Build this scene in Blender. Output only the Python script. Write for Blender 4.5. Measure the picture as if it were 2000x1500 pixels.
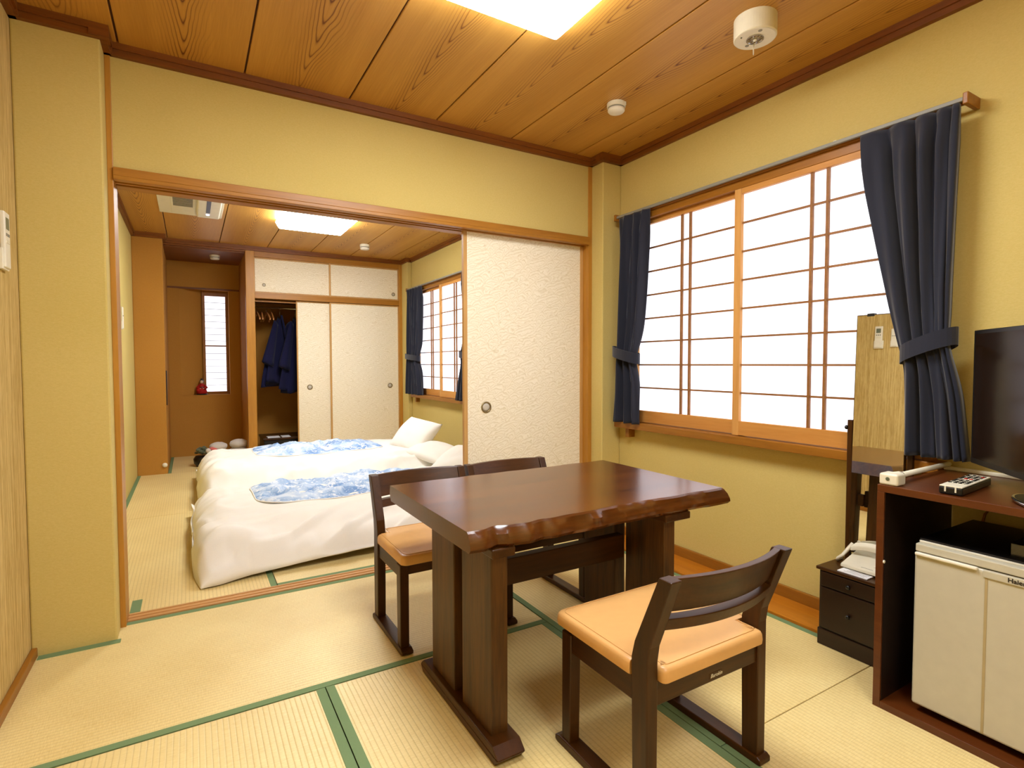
import bpy, bmesh, math, random
from math import sin, cos, pi, sqrt, exp
from mathutils import Vector, Matrix, noise
random.seed(7)
S = bpy.context.scene
for o in list(bpy.data.objects): bpy.data.objects.remove(o)
COL = S.collection

# ------------------------------------------------------------ camera, world, lights, exposure
YAW, PITCH, ROLL, FPX, CAMH = 0.5345, 0.0373, -0.002, 1061.93, 1.06
f = Vector((sin(YAW)*cos(PITCH), cos(YAW)*cos(PITCH), -sin(PITCH)))
r = Vector((cos(YAW), -sin(YAW), 0)); u = r.cross(f)
r2 = cos(ROLL)*r + sin(ROLL)*u; u2 = -sin(ROLL)*r + cos(ROLL)*u
cam = bpy.data.cameras.new('camera'); cam.lens = 36*FPX/2000; cam.sensor_width = 36
cam.clip_start = 0.02
co = bpy.data.objects.new('camera', cam); COL.objects.link(co)
co.matrix_world = Matrix(((r2.x, u2.x, -f.x, 0), (r2.y, u2.y, -f.y, 0), (r2.z, u2.z, -f.z, CAMH), (0, 0, 0, 1)))
S.camera = co
w = bpy.data.worlds.new('world'); S.world = w; w.use_nodes = True
w.node_tree.nodes['Background'].inputs[0].default_value = (0.8, 0.88, 1, 1)
w.node_tree.nodes['Background'].inputs[1].default_value = 0.6
S.view_settings.view_transform = 'Standard'; S.view_settings.look = 'None'
S.view_settings.gamma = 1; S.view_settings.use_curve_mapping = False
S.view_settings.exposure = 0.0
LAMP = 32.5        # radiance of the ceiling lamp diffusers
LAMPC = (0.93, 0.98, 1.03)
SHOJI = 1.45       # daylight on the paper screens
SHOJIC = (0.92, 0.91, 1.0)

# unseen fill light added behind the camera to brighten the right wall
ld = bpy.data.lights.new('rear_fill_light', 'AREA'); ld.shape = 'RECTANGLE'; ld.size = .6; ld.size_y = .6; ld.energy = 31; ld.color = (.95, .98, 1)
lo = bpy.data.objects.new('rear_fill_light', ld); COL.objects.link(lo); lo.location = (.75, -.35, 2.24)

# ------------------------------------------------------------ materials
def lin(h):
    h = h.lstrip('#'); v = [int(h[i:i+2], 16)/255 for i in (0, 2, 4)]
    return tuple([(c/12.92 if c <= .04045 else ((c+.055)/1.055)**2.4) for c in v] + [1])
class NT:
    def __init__(s, name, rough=.5, spec=.5, col=None):
        s.m = bpy.data.materials.new(name); s.m.use_nodes = True; s.t = s.m.node_tree
        s.b = s.t.nodes['Principled BSDF']; s.b.inputs['Roughness'].default_value = rough
        s.b.inputs['Specular IOR Level'].default_value = spec
        if col: s.b.inputs['Base Color'].default_value = col
    def n(s, ty, **kw):
        x = s.t.nodes.new(ty)
        for k, v in kw.items(): setattr(x, k, v)
        return x
    def l(s, a, b): s.t.links.new(a, b)
    def math(s, op, a, b=None, c=None, clamp=False):
        x = s.n('ShaderNodeMath', operation=op, use_clamp=clamp)
        for i, v in enumerate((a, b, c)):
            if v is None: continue
            if isinstance(v, (int, float)): x.inputs[i].default_value = v
            else: s.l(v, x.inputs[i])
        return x.outputs[0]
    def coords(s, scale=(1, 1, 1), rnd=0.0, kind='Object'):
        tc = s.n('ShaderNodeTexCoord'); mp = s.n('ShaderNodeMapping'); mp.inputs['Scale'].default_value = scale
        s.l(tc.outputs[kind], mp.inputs['Vector'])
        if rnd:
            oi = s.n('ShaderNodeObjectInfo'); cx = s.n('ShaderNodeCombineXYZ')
            for i in range(3): s.l(s.math('MULTIPLY', oi.outputs['Random'], rnd*(i+1)), cx.inputs[i])
            s.l(cx.outputs[0], mp.inputs['Location'])
        return mp.outputs[0]
    def noise(s, vec, scale, detail=3, rough=.5, dist=0):
        x = s.n('ShaderNodeTexNoise'); x.inputs['Scale'].default_value = scale; x.inputs['Detail'].default_value = detail
        x.inputs['Roughness'].default_value = rough; x.inputs['Distortion'].default_value = dist
        s.l(vec, x.inputs['Vector']); return x.outputs['Fac']
    def ramp(s, fac, stops):
        x = s.n('ShaderNodeValToRGB'); e = x.color_ramp.elements
        while len(e) < len(stops): e.new(.5)
        for i, (p, c) in enumerate(stops): e[i].position = p; e[i].color = c
        s.l(fac, x.inputs[0]); return x.outputs[0]
    def mix(s, fac, a, b, mode='MIX'):
        x = s.n('ShaderNodeMix', data_type='RGBA', blend_type=mode)
        if isinstance(fac, (int, float)): x.inputs[0].default_value = fac
        else: s.l(fac, x.inputs[0])
        for i, v in ((6, a), (7, b)):
            if isinstance(v, tuple): x.inputs[i].default_value = v
            else: s.l(v, x.inputs[i])
        return x.outputs[2]
    def base(s, c): s.l(c, s.b.inputs['Base Color'])
    def bump(s, h, strength=.3, dist=.002):
        x = s.n('ShaderNodeBump'); x.inputs['Strength'].default_value = strength; x.inputs['Distance'].default_value = dist
        s.l(h, x.inputs['Height']); s.l(x.outputs[0], s.b.inputs['Normal'])

def plain(name, h, rough=.5, spec=.5, metal=0, bump=0, bscale=200):
    m = NT(name, rough, spec); v = m.coords()
    c = lin(h); d = tuple([x*.86 for x in c[:3]]+[1])
    m.base(m.mix(m.noise(v, 30, 3), d, c)); m.b.inputs['Metallic'].default_value = metal
    if bump: m.bump(m.noise(v, bscale, 2), bump, .001)
    return m.m
def wood(name, h1, h2, axis='Z', rough=.45, scale=1.0, spec=.4, bump=.08, knots=.5):
    m = NT(name, rough, spec)
    st = {'X': (.07, 1, 1), 'Y': (1, .07, 1), 'Z': (1, 1, .07)}[axis]
    v = m.coords(tuple(a*scale for a in st), rnd=7.0)
    n1 = m.noise(v, 28, 5, .6, .6); n2 = m.noise(v, 150, 3, .6); n3 = m.noise(v, 5, 2, .5, 1.0)
    fac = m.math('ADD', m.math('MULTIPLY', n1, .55), m.math('ADD', m.math('MULTIPLY', n2, .25), m.math('MULTIPLY', n3, .3)))
    m.base(m.ramp(fac, [(.36, lin(h1)), (.68, lin(h2))])); m.bump(n2, bump, .001)
    return m.m
def cedar(name, ca, cb, cline, width=.44, sgn=1, freq=8.0):
    # plain-sawn cedar: nested cathedral arches along the board axis (Y), object space
    m = NT(name, .42, .35)
    tc = m.n('ShaderNodeTexCoord'); sp = m.n('ShaderNodeSeparateXYZ'); m.l(tc.outputs['Object'], sp.inputs[0])
    oi = m.n('ShaderNodeObjectInfo'); rnd = oi.outputs['Random']
    x, y = sp.outputs[0], sp.outputs[1]
    cmb = m.n('ShaderNodeCombineXYZ'); m.l(m.math('ADD', m.math('MULTIPLY', x, 1.0), m.math('MULTIPLY', rnd, 9)), cmb.inputs[0]); m.l(m.math('MULTIPLY', y, .45), cmb.inputs[1])
    wob = m.noise(cmb.outputs[0], 4.5, 2, .45)
    w2 = m.noise(cmb.outputs[0], 22, 2, .5)
    xx = m.math('ADD', x, m.math('MULTIPLY', m.math('SUBTRACT', wob, .5), .055))
    q = m.math('SQRT', m.math('ADD', m.math('MULTIPLY', xx, xx), .00012))
    val = m.math('ADD', m.math('MULTIPLY', q, 80.0), m.math('MULTIPLY', y, sgn*freq))
    val = m.math('ADD', val, m.math('ADD', m.math('MULTIPLY', wob, 2.6), m.math('ADD', m.math('MULTIPLY', w2, .35), m.math('MULTIPLY', rnd, 13.0))))
    fr = m.math('FRACT', val)
    line = m.math('POWER', m.math('SUBTRACT', 1.0, m.math('ABSOLUTE', m.math('SUBTRACT', m.math('MULTIPLY', fr, 2.0), 1.0))), 4.5)
    q2 = m.math('MULTIPLY', q, q)
    mask = m.math('EXPONENT', m.math('MULTIPLY', q2, -1/(.055**2)))
    soft = m.math('EXPONENT', m.math('MULTIPLY', q2, -1/(.13**2)))
    cs = m.n('ShaderNodeCombineXYZ'); m.l(x, cs.inputs[0]); m.l(m.math('MULTIPLY', y, .02), cs.inputs[1]); m.l(rnd, cs.inputs[2])
    fine = m.noise(cs.outputs[0], 260, 2, .6); broad = m.noise(cs.outputs[0], 14, 2, .5)
    basec = m.ramp(m.math('ADD', m.math('MULTIPLY', fine, .45), m.math('MULTIPLY', broad, .55)), [(.33, lin(ca)), (.66, lin(cb))])
    vary = m.noise(cmb.outputs[0], 3.0, 1, .5)
    amt = m.math('MULTIPLY', line, m.math('MULTIPLY', m.math('ADD', m.math('MULTIPLY', mask, 1.1), m.math('MULTIPLY', soft, .18)), m.math('ADD', m.math('MULTIPLY', vary, 1.1), .3)), clamp=True)
    m.base(m.mix(amt, basec, lin(cline)))
    return m.m
def tatami(name, axis):
    m = NT(name, .42, .42)
    tc = m.n('ShaderNodeTexCoord'); sp = m.n('ShaderNodeSeparateXYZ'); m.l(tc.outputs['Object'], sp.inputs[0])
    a = sp.outputs[1] if axis == 'X' else sp.outputs[0]      # ribs run along axis
    b = sp.outputs[0] if axis == 'X' else sp.outputs[1]
    wv = m.math('FRACT', m.math('MULTIPLY', a, 1/.0155))
    groove = m.math('POWER', m.math('ABSOLUTE', m.math('SUBTRACT', m.math('MULTIPLY', wv, 2), 1)), 5.0)
    cv = m.n('ShaderNodeCombineXYZ'); m.l(m.math('MULTIPLY', a, .09), cv.inputs[0]); m.l(b, cv.inputs[1])
    rush = m.noise(cv.outputs[0], 420, 2, .7)
    v = m.coords(); pat = m.noise(v, 2.2, 3, .5)
    c = m.ramp(m.math('ADD', m.math('MULTIPLY', rush, .5), m.math('MULTIPLY', pat, .5)), [(.33, lin('#D4B876')), (.68, lin('#EFDB9C'))])
    m.base(m.mix(m.math('MULTIPLY', groove, .30), c, lin('#8F7038')))
    h = m.math('SUBTRACT', m.math('MULTIPLY', rush, .35), m.math('MULTIPLY', groove, .9))
    m.bump(h, .45, .0012)
    return m.m
def wallpaper(name, h1, h2, stripes=False, vert=False, rough=.85):
    m = NT(name, rough, .25)
    if stripes:
        v = m.coords((1, 1, .02)); n = m.noise(v, 160, 2, .7)
        v2 = m.coords((1, 1, .25)); n2 = m.noise(v2, 90, 2, .6)
        fac = m.math('ADD', m.math('MULTIPLY', n, .75), m.math('MULTIPLY', n2, .25))
        m.base(m.ramp(fac, [(.40, lin(h1)), (.60, lin(h2))])); m.bump(fac, .5, .0015)
    else:
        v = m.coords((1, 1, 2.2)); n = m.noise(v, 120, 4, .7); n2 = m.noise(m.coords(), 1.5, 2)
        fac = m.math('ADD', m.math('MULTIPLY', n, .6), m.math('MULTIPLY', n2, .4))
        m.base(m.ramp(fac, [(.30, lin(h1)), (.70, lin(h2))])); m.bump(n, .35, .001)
    return m.m
def fusuma_mat(name, h1, h2):
    # embossed paper: short overlapping arcs
    m = NT(name, .6, .35)
    tc = m.n('ShaderNodeTexCoord'); sp = m.n('ShaderNodeSeparateXYZ'); m.l(tc.outputs['Object'], sp.inputs[0])
    nn = m.noise(tc.outputs['Object'], 6, 3); n3 = m.noise(m.coords((1, 1, 6)), 30, 3, .6)
    zz = m.math('ADD', m.math('MULTIPLY', sp.outputs[2], 1/.034), m.math('MULTIPLY', nn, 3.2))
    row = m.math('FLOOR', zz); xo = m.math('ADD', m.math('ADD', m.math('MULTIPLY', sp.outputs[0], 1/.10), m.math('MULTIPLY', row, .5)), m.math('MULTIPLY', nn, 3.4))
    t_ = m.math('SUBTRACT', m.math('MULTIPLY', m.math('FRACT', xo), 2), 1); arc = m.math('MULTIPLY', m.math('MULTIPLY', t_, t_), .9)
    hh = m.math('FRACT', m.math('MULTIPLY', m.math('ADD', m.math('FRACT', zz), arc), 2.0))
    h = m.math('MULTIPLY', m.math('POWER', hh, 2.0), m.math('ADD', m.math('MULTIPLY', n3, 1.2), -.1))
    n2 = m.noise(m.coords((1, 1, 3)), 60, 3, .6)
    m.base(m.ramp(m.math('ADD', m.math('MULTIPLY', h, -.6), m.math('ADD', m.math('MULTIPLY', n2, .4), .35)), [(.25, lin(h1)), (.55, lin(h2))]))
    m.bump(h, .5, .003)
    return m.m
def emit(name, col, strength):
    m = bpy.data.materials.new(name); m.use_nodes = True; t = m.node_tree
    t.nodes.remove(t.nodes['Principled BSDF']); e = t.nodes.new('ShaderNodeEmission')
    e.inputs[0].default_value = (*col, 1); e.inputs[1].default_value = strength
    t.links.new(e.outputs[0], t.nodes['Material Output'].inputs[0]); return m
def paper_mat(name):
    # daylight glowing through washi paper, fibres give faint variation
    m = bpy.data.materials.new(name); m.use_nodes = True; t = m.node_tree
    b = t.nodes['Principled BSDF']; b.inputs['Base Color'].default_value = (.45, .46, .52, 1); b.inputs['Roughness'].default_value = .8
    tc = t.nodes.new('ShaderNodeTexCoord'); n = t.nodes.new('ShaderNodeTexNoise'); n.inputs['Scale'].default_value = 3
    t.links.new(tc.outputs['Object'], n.inputs['Vector'])
    mr = t.nodes.new('ShaderNodeMapRange'); mr.inputs[3].default_value = SHOJI*.92; mr.inputs[4].default_value = SHOJI*1.08
    t.links.new(n.outputs['Fac'], mr.inputs[0]); b.inputs['Emission Color'].default_value = (*SHOJIC, 1)
    t.links.new(mr.outputs[0], b.inputs['Emission Strength']); return m
def fabric(name, h, rough=.9, weave=900, sheen=.15, amt=.3, emb=None):
    m = NT(name, rough, .2); v = m.coords(); n = m.noise(v, weave, 2, .6); n2 = m.noise(v, 6, 3)
    c = lin(h); d = tuple([x*.75 for x in c[:3]]+[1]); m.base(m.mix(m.math('ADD', m.math('MULTIPLY', n, .6), m.math('MULTIPLY', n2, .4)), d, c))
    m.b.inputs['Sheen Weight'].default_value = sheen; m.bump(n, amt, .0006); return m.m
def floral(name):
    m = NT(name, .8, .25); v = m.coords()
    big = m.noise(v, 4.5, 3, .6, .8); med = m.noise(v, 22, 3, .65, 1.5); sm = m.noise(v, 48, 4, .7, 2.0)
    c = m.ramp(big, [(.38, lin('#7296C8')), (.50, lin('#A9C2E2')), (.64, lin('#DCE6F4'))])  # broad dark blue also paints the shade of deep folds into the pattern
    c = m.mix(m.math('MULTIPLY', m.ramp(med, [(.52, (0, 0, 0, 1)), (.62, (1, 1, 1, 1))]), .8), c, lin('#EEF2F8'))
    c = m.mix(m.math('MULTIPLY', m.ramp(sm, [(.62, (0, 0, 0, 1)), (.68, (1, 1, 1, 1))]), .6), c, lin('#7C90BC'))
    m.base(c); return m.m

M = {}
M['wall'] = wallpaper('beige wallpaper', '#C4AD60', '#D2BC76')
M['wall_striped'] = wallpaper('striped wallpaper', '#B39554', '#D4B878', stripes=True)
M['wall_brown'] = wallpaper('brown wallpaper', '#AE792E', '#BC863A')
M['ceil'] = cedar('cedar ceiling board', '#B48034', '#C89444', '#6A320A')
M['groove'] = plain('dark joint', '#4A2408', .8)
M['trim'] = wood('red brown trim', '#63340A', '#844A12', 'X', .45)
M['trimy'] = wood('red brown trim y', '#63340A', '#844A12', 'Y', .45)
M['post'] = wood('honey post', '#A26A20', '#BE8632', 'Z', .4)
M['postx'] = wood('honey beam', '#8E5814', '#B07828', 'X', .4)
M['shojiw'] = wood('shoji cypress upright', '#BE8440', '#D6A058', 'Z', .5)
M['shojiy'] = wood('shoji cypress rail', '#B87A34', '#CC9148', 'Y', .5)
M['muntin'] = wood('muntin wood', '#7C5026', '#986634', 'Y', .55)  # darker than the screen wood: backlit look painted into the colour
M['sill'] = wood('sill board', '#84500F', '#A0681E', 'Y', .4)
M['floorb'] = wood('orange floor board', '#A85E10', '#C27A1E', 'Y', .3, bump=.03)
M['sillx'] = wood('grooved sill', '#B98548', '#D0A064', 'X', .45)
M['dark'] = wood('dark stained wood', '#261200', '#452504', 'Z', .38, spec=.32)
M['darkx'] = wood('dark stained wood x', '#2A1400', '#4A2805', 'X', .36, spec=.32)
M['darky'] = wood('dark stained wood y', '#2A1400', '#4A2805', 'Y', .36, spec=.32)
M['top'] = wood('table slab', '#381A04', '#60340E', 'X', .21, spec=.6, bump=.10)
M['plank'] = wood('table plank', '#1F0F02', '#5E3A10', 'Z', .45, scale=1.3, spec=.4, bump=.35)
M['cab'] = wood('mahogany cabinet', '#4A2007', '#60300E', 'Y', .33, spec=.5, bump=.02)
M['chest'] = wood('chest wood', '#180B04', '#2A160A', 'Y', .33, spec=.45)
M['cabin'] = wood('cabinet inside', '#140B07', '#22130B', 'Z', .4, spec=.4)
M['tat_x'] = tatami('tatami ribs along x', 'X'); M['tat_y'] = tatami('tatami ribs along y', 'Y')
M['heri'] = fabric('green tatami border', '#7A9164', .85, 500, 0, .4)
M['leather'] = plain('tan leather', '#DDA866', .38, .45, bump=.12, bscale=500)
M['fusuma'] = fusuma_mat('cream door paper', '#E4D6B2', '#FAF0D8')
M['fusw'] = wood('pale door edge', '#B88848', '#CDA060', 'Z', .45)
M['navy'] = fabric('navy curtain', '#262835', .8, 700, .25)
M['navy2'] = fabric('navy jacket', '#151538', .9, 700, .05)
M['sheet'] = fabric('white bedding', '#FCF7EE', .85, 600, .1, .15)
M['floral'] = floral('blue flowered quilt')
M['white'] = plain('white plastic', '#EDE6D2', .4, .5)
M['cream'] = plain('cream plastic', '#E6DEC4', .45, .5)
M['grey'] = plain('grey plastic', '#8A8678', .5, .5)
M['black'] = plain('black plastic', '#0B0A0A', .35, .5)
M['lcd'] = plain('grey screen', '#6F7460', .3, .5)
M['screen'] = NT('tv glass', .16, .16, lin('#20140A')).m
M['chrome'] = plain('chrome', '#C9C9C9', .15, .5, metal=1)
M['brass'] = plain('aged brass', '#9C8A62', .35, .5, metal=.8)
M['plate'] = plain('satin nickel', '#C8BFAE', .45, .5)
M['seam'] = plain('fridge seam', '#B09C70', .5)
M['fridge'] = plain('fridge enamel', '#C4BCA4', .35, .5)
M['paper'] = plain('paper', '#F2F2F2', .8, .2)
M['red'] = plain('red cloth', '#B01C14', .7, .3)
M['pink'] = plain('pink cloth', '#D87068', .8, .2)
M['skin'] = plain('doll skin', '#E8CDB0', .6, .3)
M['fluffy'] = fabric('white plush', '#DDD3C8', .95, 200, .3)
M['greenfluff'] = fabric('grey green cloth', '#5E6248', .95, 200, .2)
M['orange_wood'] = wood('hanger wood', '#A8662C', '#C4854A', 'X', .4)
M['lamp'] = emit('lamp diffuser', LAMPC, LAMP); M['lamp2'] = emit('lamp diffuser back', LAMPC, LAMP*1.22)
M['washi'] = paper_mat('washi paper')
M['ink'] = plain('black ink', '#15110E', .6)
mm = bpy.data.materials.new('mirror glass'); mm.use_nodes = True
b_ = mm.node_tree.nodes['Principled BSDF']; b_.inputs['Metallic'].default_value = 1; b_.inputs['Roughness'].default_value = .01
b_.inputs['Base Color'].default_value = (.86, .87, .84, 1); M['mirror'] = mm
gm = bpy.data.materials.new('clear acrylic'); gm.use_nodes = True
b_ = gm.node_tree.nodes['Principled BSDF']; b_.inputs['Transmission Weight'].default_value = 1; b_.inputs['Roughness'].default_value = .03; M['clear'] = gm

def text(name, body, size, mat, parent, loc, rot, **kw):
    ft = bpy.data.curves.new(name, 'FONT'); ft.body = body; ft.size = size; ft.extrude = .0002
    for k, v in kw.items(): setattr(ft, k, v)
    tmp = bpy.data.objects.new(name+'_c', ft); COL.objects.link(tmp)
    me = bpy.data.meshes.new_from_object(tmp); bpy.data.objects.remove(tmp)
    me.materials.clear(); me.materials.append(mat)
    o = bpy.data.objects.new(name, me); COL.objects.link(o); o.parent = parent; o.location = loc; o.rotation_euler = rot; return o
# ------------------------------------------------------------ geometry helpers
def add_box(bm, x0, x1, y0, y1, z0, z1):
    vs = [bm.verts.new((x, y, z)) for x in (x0, x1) for y in (y0, y1) for z in (z0, z1)]
    for q in ((0, 1, 3, 2), (4, 6, 7, 5), (0, 4, 5, 1), (2, 3, 7, 6), (0, 2, 6, 4), (1, 5, 7, 3)):
        bm.faces.new([vs[i] for i in q])
def add_hexa(bm, a, b):   # two quads (lists of 4 points) joined
    va = [bm.verts.new(p) for p in a]; vb = [bm.verts.new(p) for p in b]
    bm.faces.new(va[::-1]); bm.faces.new(vb)
    for i in range(4): bm.faces.new((va[i], va[(i+1) % 4], vb[(i+1) % 4], vb[i]))
def loft(bm, rings, cap=True, closed=True):
    R = [[bm.verts.new(p) for p in ring] for ring in rings]
    n = len(R[0])
    for a, b in zip(R, R[1:]):
        for i in range(n if closed else n-1): bm.faces.new((a[i], a[(i+1) % n], b[(i+1) % n], b[i]))
    if cap and closed: bm.faces.new(R[0][::-1]); bm.faces.new(R[-1])
def add_tube(bm, pts, rad, seg=8, closed=False):
    pts = [Vector(p) for p in pts]; rings = []
    n = len(pts)
    for i, p in enumerate(pts):
        t = (pts[(i+1) % n]-pts[i-1]) if closed else (pts[min(i+1, n-1)]-pts[max(i-1, 0)])
        t.normalize(); up = Vector((0, 0, 1)) if abs(t.z) < .9 else Vector((1, 0, 0))
        a = t.cross(up).normalized(); b = a.cross(t)
        rr = rad[i] if isinstance(rad, (list, tuple)) else rad
        rings.append([tuple(p + a*cos(2*pi*k/seg)*rr + b*sin(2*pi*k/seg)*rr) for k in range(seg)])
    if closed: rings.append(rings[0]); loft(bm, rings, cap=False); bmesh.ops.remove_doubles(bm, verts=bm.verts, dist=1e-6)
    else: loft(bm, rings)
def add_lathe(bm, prof, c=(0, 0, 0), seg=32, M3=None):
    # prof: (radius, height) pairs about Z, placed at c; M3 rotates
    rings = []
    for rr, h in prof:
        ring = []
        for k in range(seg):
            v = Vector((max(rr, 1e-5)*cos(2*pi*k/seg), max(rr, 1e-5)*sin(2*pi*k/seg), h))
            if M3: v = M3 @ v
            ring.append(tuple(v+Vector(c)))
        rings.append(ring)
    loft(bm, rings)
def add_blob(bm, c, s, sub=2, jit=0, seed=0, M3=None):
    r_ = bmesh.ops.create_icosphere(bm, subdivisions=sub, radius=1)
    for v in r_['verts']:
        d = 1+jit*noise.noise(v.co*2.3+Vector((seed, seed*2, 0)))
        p = Vector((v.co.x*s[0]*d, v.co.y*s[1]*d, v.co.z*s[2]*d))
        if M3: p = M3 @ p
        v.co = p+Vector(c)
def obj(name, bm, mat, parent=None, bev=0, smooth=False, seg=2, solid=0, sub=0, base=None):
    """link bm as one mesh object; world coordinates in bm are shifted into the parent's frame"""
    me = bpy.data.meshes.new(name)
    off = None
    if parent is not None: off = parent['_w']
    elif base is not None: off = base
    if off is not None: bmesh.ops.translate(bm, verts=bm.verts, vec=-Vector(off))
    bmesh.ops.recalc_face_normals(bm, faces=bm.faces)
    bm.to_mesh(me); bm.free(); me.materials.append(mat)
    o = bpy.data.objects.new(name, me); COL.objects.link(o)
    if parent is not None: o.parent = parent; o['_w'] = list(parent['_w'])
    else:
        o.location = off if off is not None else (0, 0, 0); o['_w'] = list(off) if off is not None else [0, 0, 0]
    if smooth:
        for p in me.polygons: p.use_smooth = True
    if solid: md = o.modifiers.new('thickness', 'SOLIDIFY'); md.thickness = solid; md.offset = 0
    if bev: md = o.modifiers.new('bevel', 'BEVEL'); md.width = bev; md.segments = seg; md.limit_method = 'ANGLE'; md.angle_limit = math.radians(40); md.harden_normals = False
    if sub: md = o.modifiers.new('sub', 'SUBSURF'); md.levels = sub; md.render_levels = sub
    return o
def box(name, dims, mat, parent=None, bev=0, base=None, seg=2):
    bm = bmesh.new(); add_box(bm, *dims); return obj(name, bm, mat, parent, bev, base=base, seg=seg)
def piece(name, dims, mat, parent, bev=.001, sub=None):
    """box with its own origin at its centre (so object-space grain starts afresh)"""
    x0, x1, y0, y1, z0, z1 = dims; c = Vector(((x0+x1)/2, (y0+y1)/2, (z0+z1)/2))
    bm = bmesh.new(); add_box(bm, x0-c.x, x1-c.x, y0-c.y, y1-c.y, z0-c.z, z1-c.z)
    me = bpy.data.meshes.new(name); bmesh.ops.recalc_face_normals(bm, faces=bm.faces); bm.to_mesh(me); bm.free(); me.materials.append(mat)
    o = bpy.data.objects.new(name, me); COL.objects.link(o); o.parent = parent; o.location = c-Vector(parent['_w']); o['_w'] = list(c)
    if bev: md = o.modifiers.new('bevel', 'BEVEL'); md.width = bev; md.segments = 2; md.limit_method = 'ANGLE'
    return o
def thing(name, label, cat, loc=(0, 0, 0), rotz=0, group=None, kind=None):
    o = bpy.data.objects.new(name, None); COL.objects.link(o); o.location = loc; o.rotation_euler = (0, 0, rotz)
    o.empty_display_size = .05; o['_w'] = list(loc)
    if kind: o['kind'] = kind
    else: tag(o, label, cat, group)
    return o
def tag(o, label, cat, group=None):
    o['label'] = label; o['category'] = cat
    if group: o['group'] = group
    return o
def struct(o): o['kind'] = 'structure'; return o
def sroot(name, loc=(0, 0, 0)): return thing(name, None, None, loc, kind='structure')
def lab(o, l): o['label'] = l; return o
def dup(root, loc, rotz=None, label=None):
    r_ = root.copy(); COL.objects.link(r_); r_.location = loc
    if rotz is not None: r_.rotation_euler = (0, 0, rotz)
    if label: r_['label'] = label
    def rec(src, dst):
        for ch in [c for c in src.children]:
            c = ch.copy(); COL.objects.link(c); c.parent = dst; rec(ch, c)
    rec(root, r_); return r_

# ------------------------------------------------------------ the room shell
XL, XR = -.515, 2.287          # left and right walls of the front room
YP, YB = 2.66, 2.78            # partition, front and back face
ZC = 2.31                      # ceiling
XLB = -.45                     # back room left wall
YC = 6.42                      # closet front
YF = -.95                      # wall behind the camera
ZT = 2.26                      # underside of the cornice
# walls
struct(box('wall_left', (XL-.1, XL, YF-.1, YP+.06, -.05, ZC+.05), M['wall_striped']))
struct(box('wall_front', (XL, XR+.1, YF-.1, YF, -.05, ZC+.05), M['wall']))
struct(box('wall_left_back', (XLB-.16, XLB, YB-.06, 7.5, -.05, ZC+.05), M['wall']))
W1 = (.90, 2.44, .70, 1.90); W2 = (4.50, 6.00, .70, 1.90)
bm = bmesh.new(); xr = XR+.12
for y0, y1, z0, z1 in ((YF-.1, W1[0], -.05, ZC+.05), (W1[1], W2[0], -.05, ZC+.05), (W2[1], YC+.1, -.05, ZC+.05), (W1[0], W1[1], -.05, W1[2]), (W1[0], W1[1], W1[3], ZC+.05),
                       (W2[0], W2[1], -.05, W2[2]), (W2[0], W2[1], W2[3], ZC+.05)):
    add_box(bm, XR, xr, y0, y1, z0, z1)
struct(obj('wall_right', bm, M['wall']))
# partition: transom wall, left column, right pillar
bm = bmesh.new()
add_box(bm, -.262, 2.13, YP, YB, 1.83, ZC+.03)
struct(obj('wall_partition', bm, M['wall']))
bm = bmesh.new(); add_box(bm, XL, -.262, 2.545, 2.96, -.02, ZC+.03)
struct(obj('wall_column_left', bm, M['wall'], bev=.006))
bm = bmesh.new(); add_box(bm, 2.145, XR, 2.552, 2.96, -.02, ZC+.03)
struct(obj('wall_column_right', bm, M['wall'], bev=.006))
# posts of the opening
struct(box('trim_1', (-.262, -.243, YP-.006, YB+.006, -.01, ZT+.01), M['post'], bev=.002))
struct(box('trim_2', (2.118, 2.147, YP-.006, YB+.006, -.01, ZT+.01), M['post'], bev=.002))
# lintel with two grooves underneath
bm = bmesh.new()
add_box(bm, -.243, 2.118, YP-.018, YB+.018, 1.80, 1.832)
for y0, y1 in ((YP-.018, YP+.018), (YP+.040, YP+.054), (YP+.078, YB+.018)):
    add_box(bm, -.243, 2.118, y0, y1, 1.785, 1.80)
struct(obj('trim_3', bm, M['postx'], bev=.0015))
# grooved threshold
bm = bmesh.new(); add_box(bm, -.243, 2.118, 2.70, 2.775, -.02, .001)
for y0, y1 in ((2.70, 2.712), (2.731, 2.744), (2.763, 2.775)): add_box(bm, -.243, 2.118, y0, y1, 0, .005)
struct(obj('trim_4', bm, M['sillx'], bev=.001))
# cornices (mawari-buchi)
def cornice(name, pts, mat):
    bm = bmesh.new()
    for (ax, ay), (bx_, by_) in zip(pts, pts[1:]):
        a = Vector((ax, ay)); b = Vector((bx_, by_)); d = (b-a).normalized(); n = Vector((-d.y, d.x))  # n points into room
        a2 = a; b2 = b
        for (w_, z0, z1) in ((.022, ZT, ZC+.01), (.030, ZT+.022, ZC+.01)):
            e = w_
            p = [a2-d*0, b2+d*0, b2+n*e+d*0, a2+n*e]
            add_hexa(bm, [(q.x, q.y, z0) for q in p], [(q.x, q.y, z1) for q in p])
        # corner fillers
        for c in (a,): add_box(bm, c.x-.0301, c.x+.0301, c.y-.0301, c.y+.0301, ZT+.001, ZC+.012)
    struct(obj(name, bm, mat))
cornice('trim_5', [(XR, 2.552), (2.145, 2.552), (2.145, YP), (-.262, YP), (-.262, 2.545), (XL, 2.545)], M['trim'])
cornice('trim_6', [(XR, YF), (XR, 2.552)], M['trimy'])
cornice('trim_7', [(XL, 2.545), (XL, YF)], M['trimy'])
cornice('trim_8', [(XR, YB+.18), (XR, 6.20)], M['trimy'])
cornice('trim_9', [(XR, 6.20), (2.235, 6.20), (2.235, 6.40), (-.205, 6.40), (-.205, 6.22), (XLB, 6.22)], M['trim'])
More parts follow.
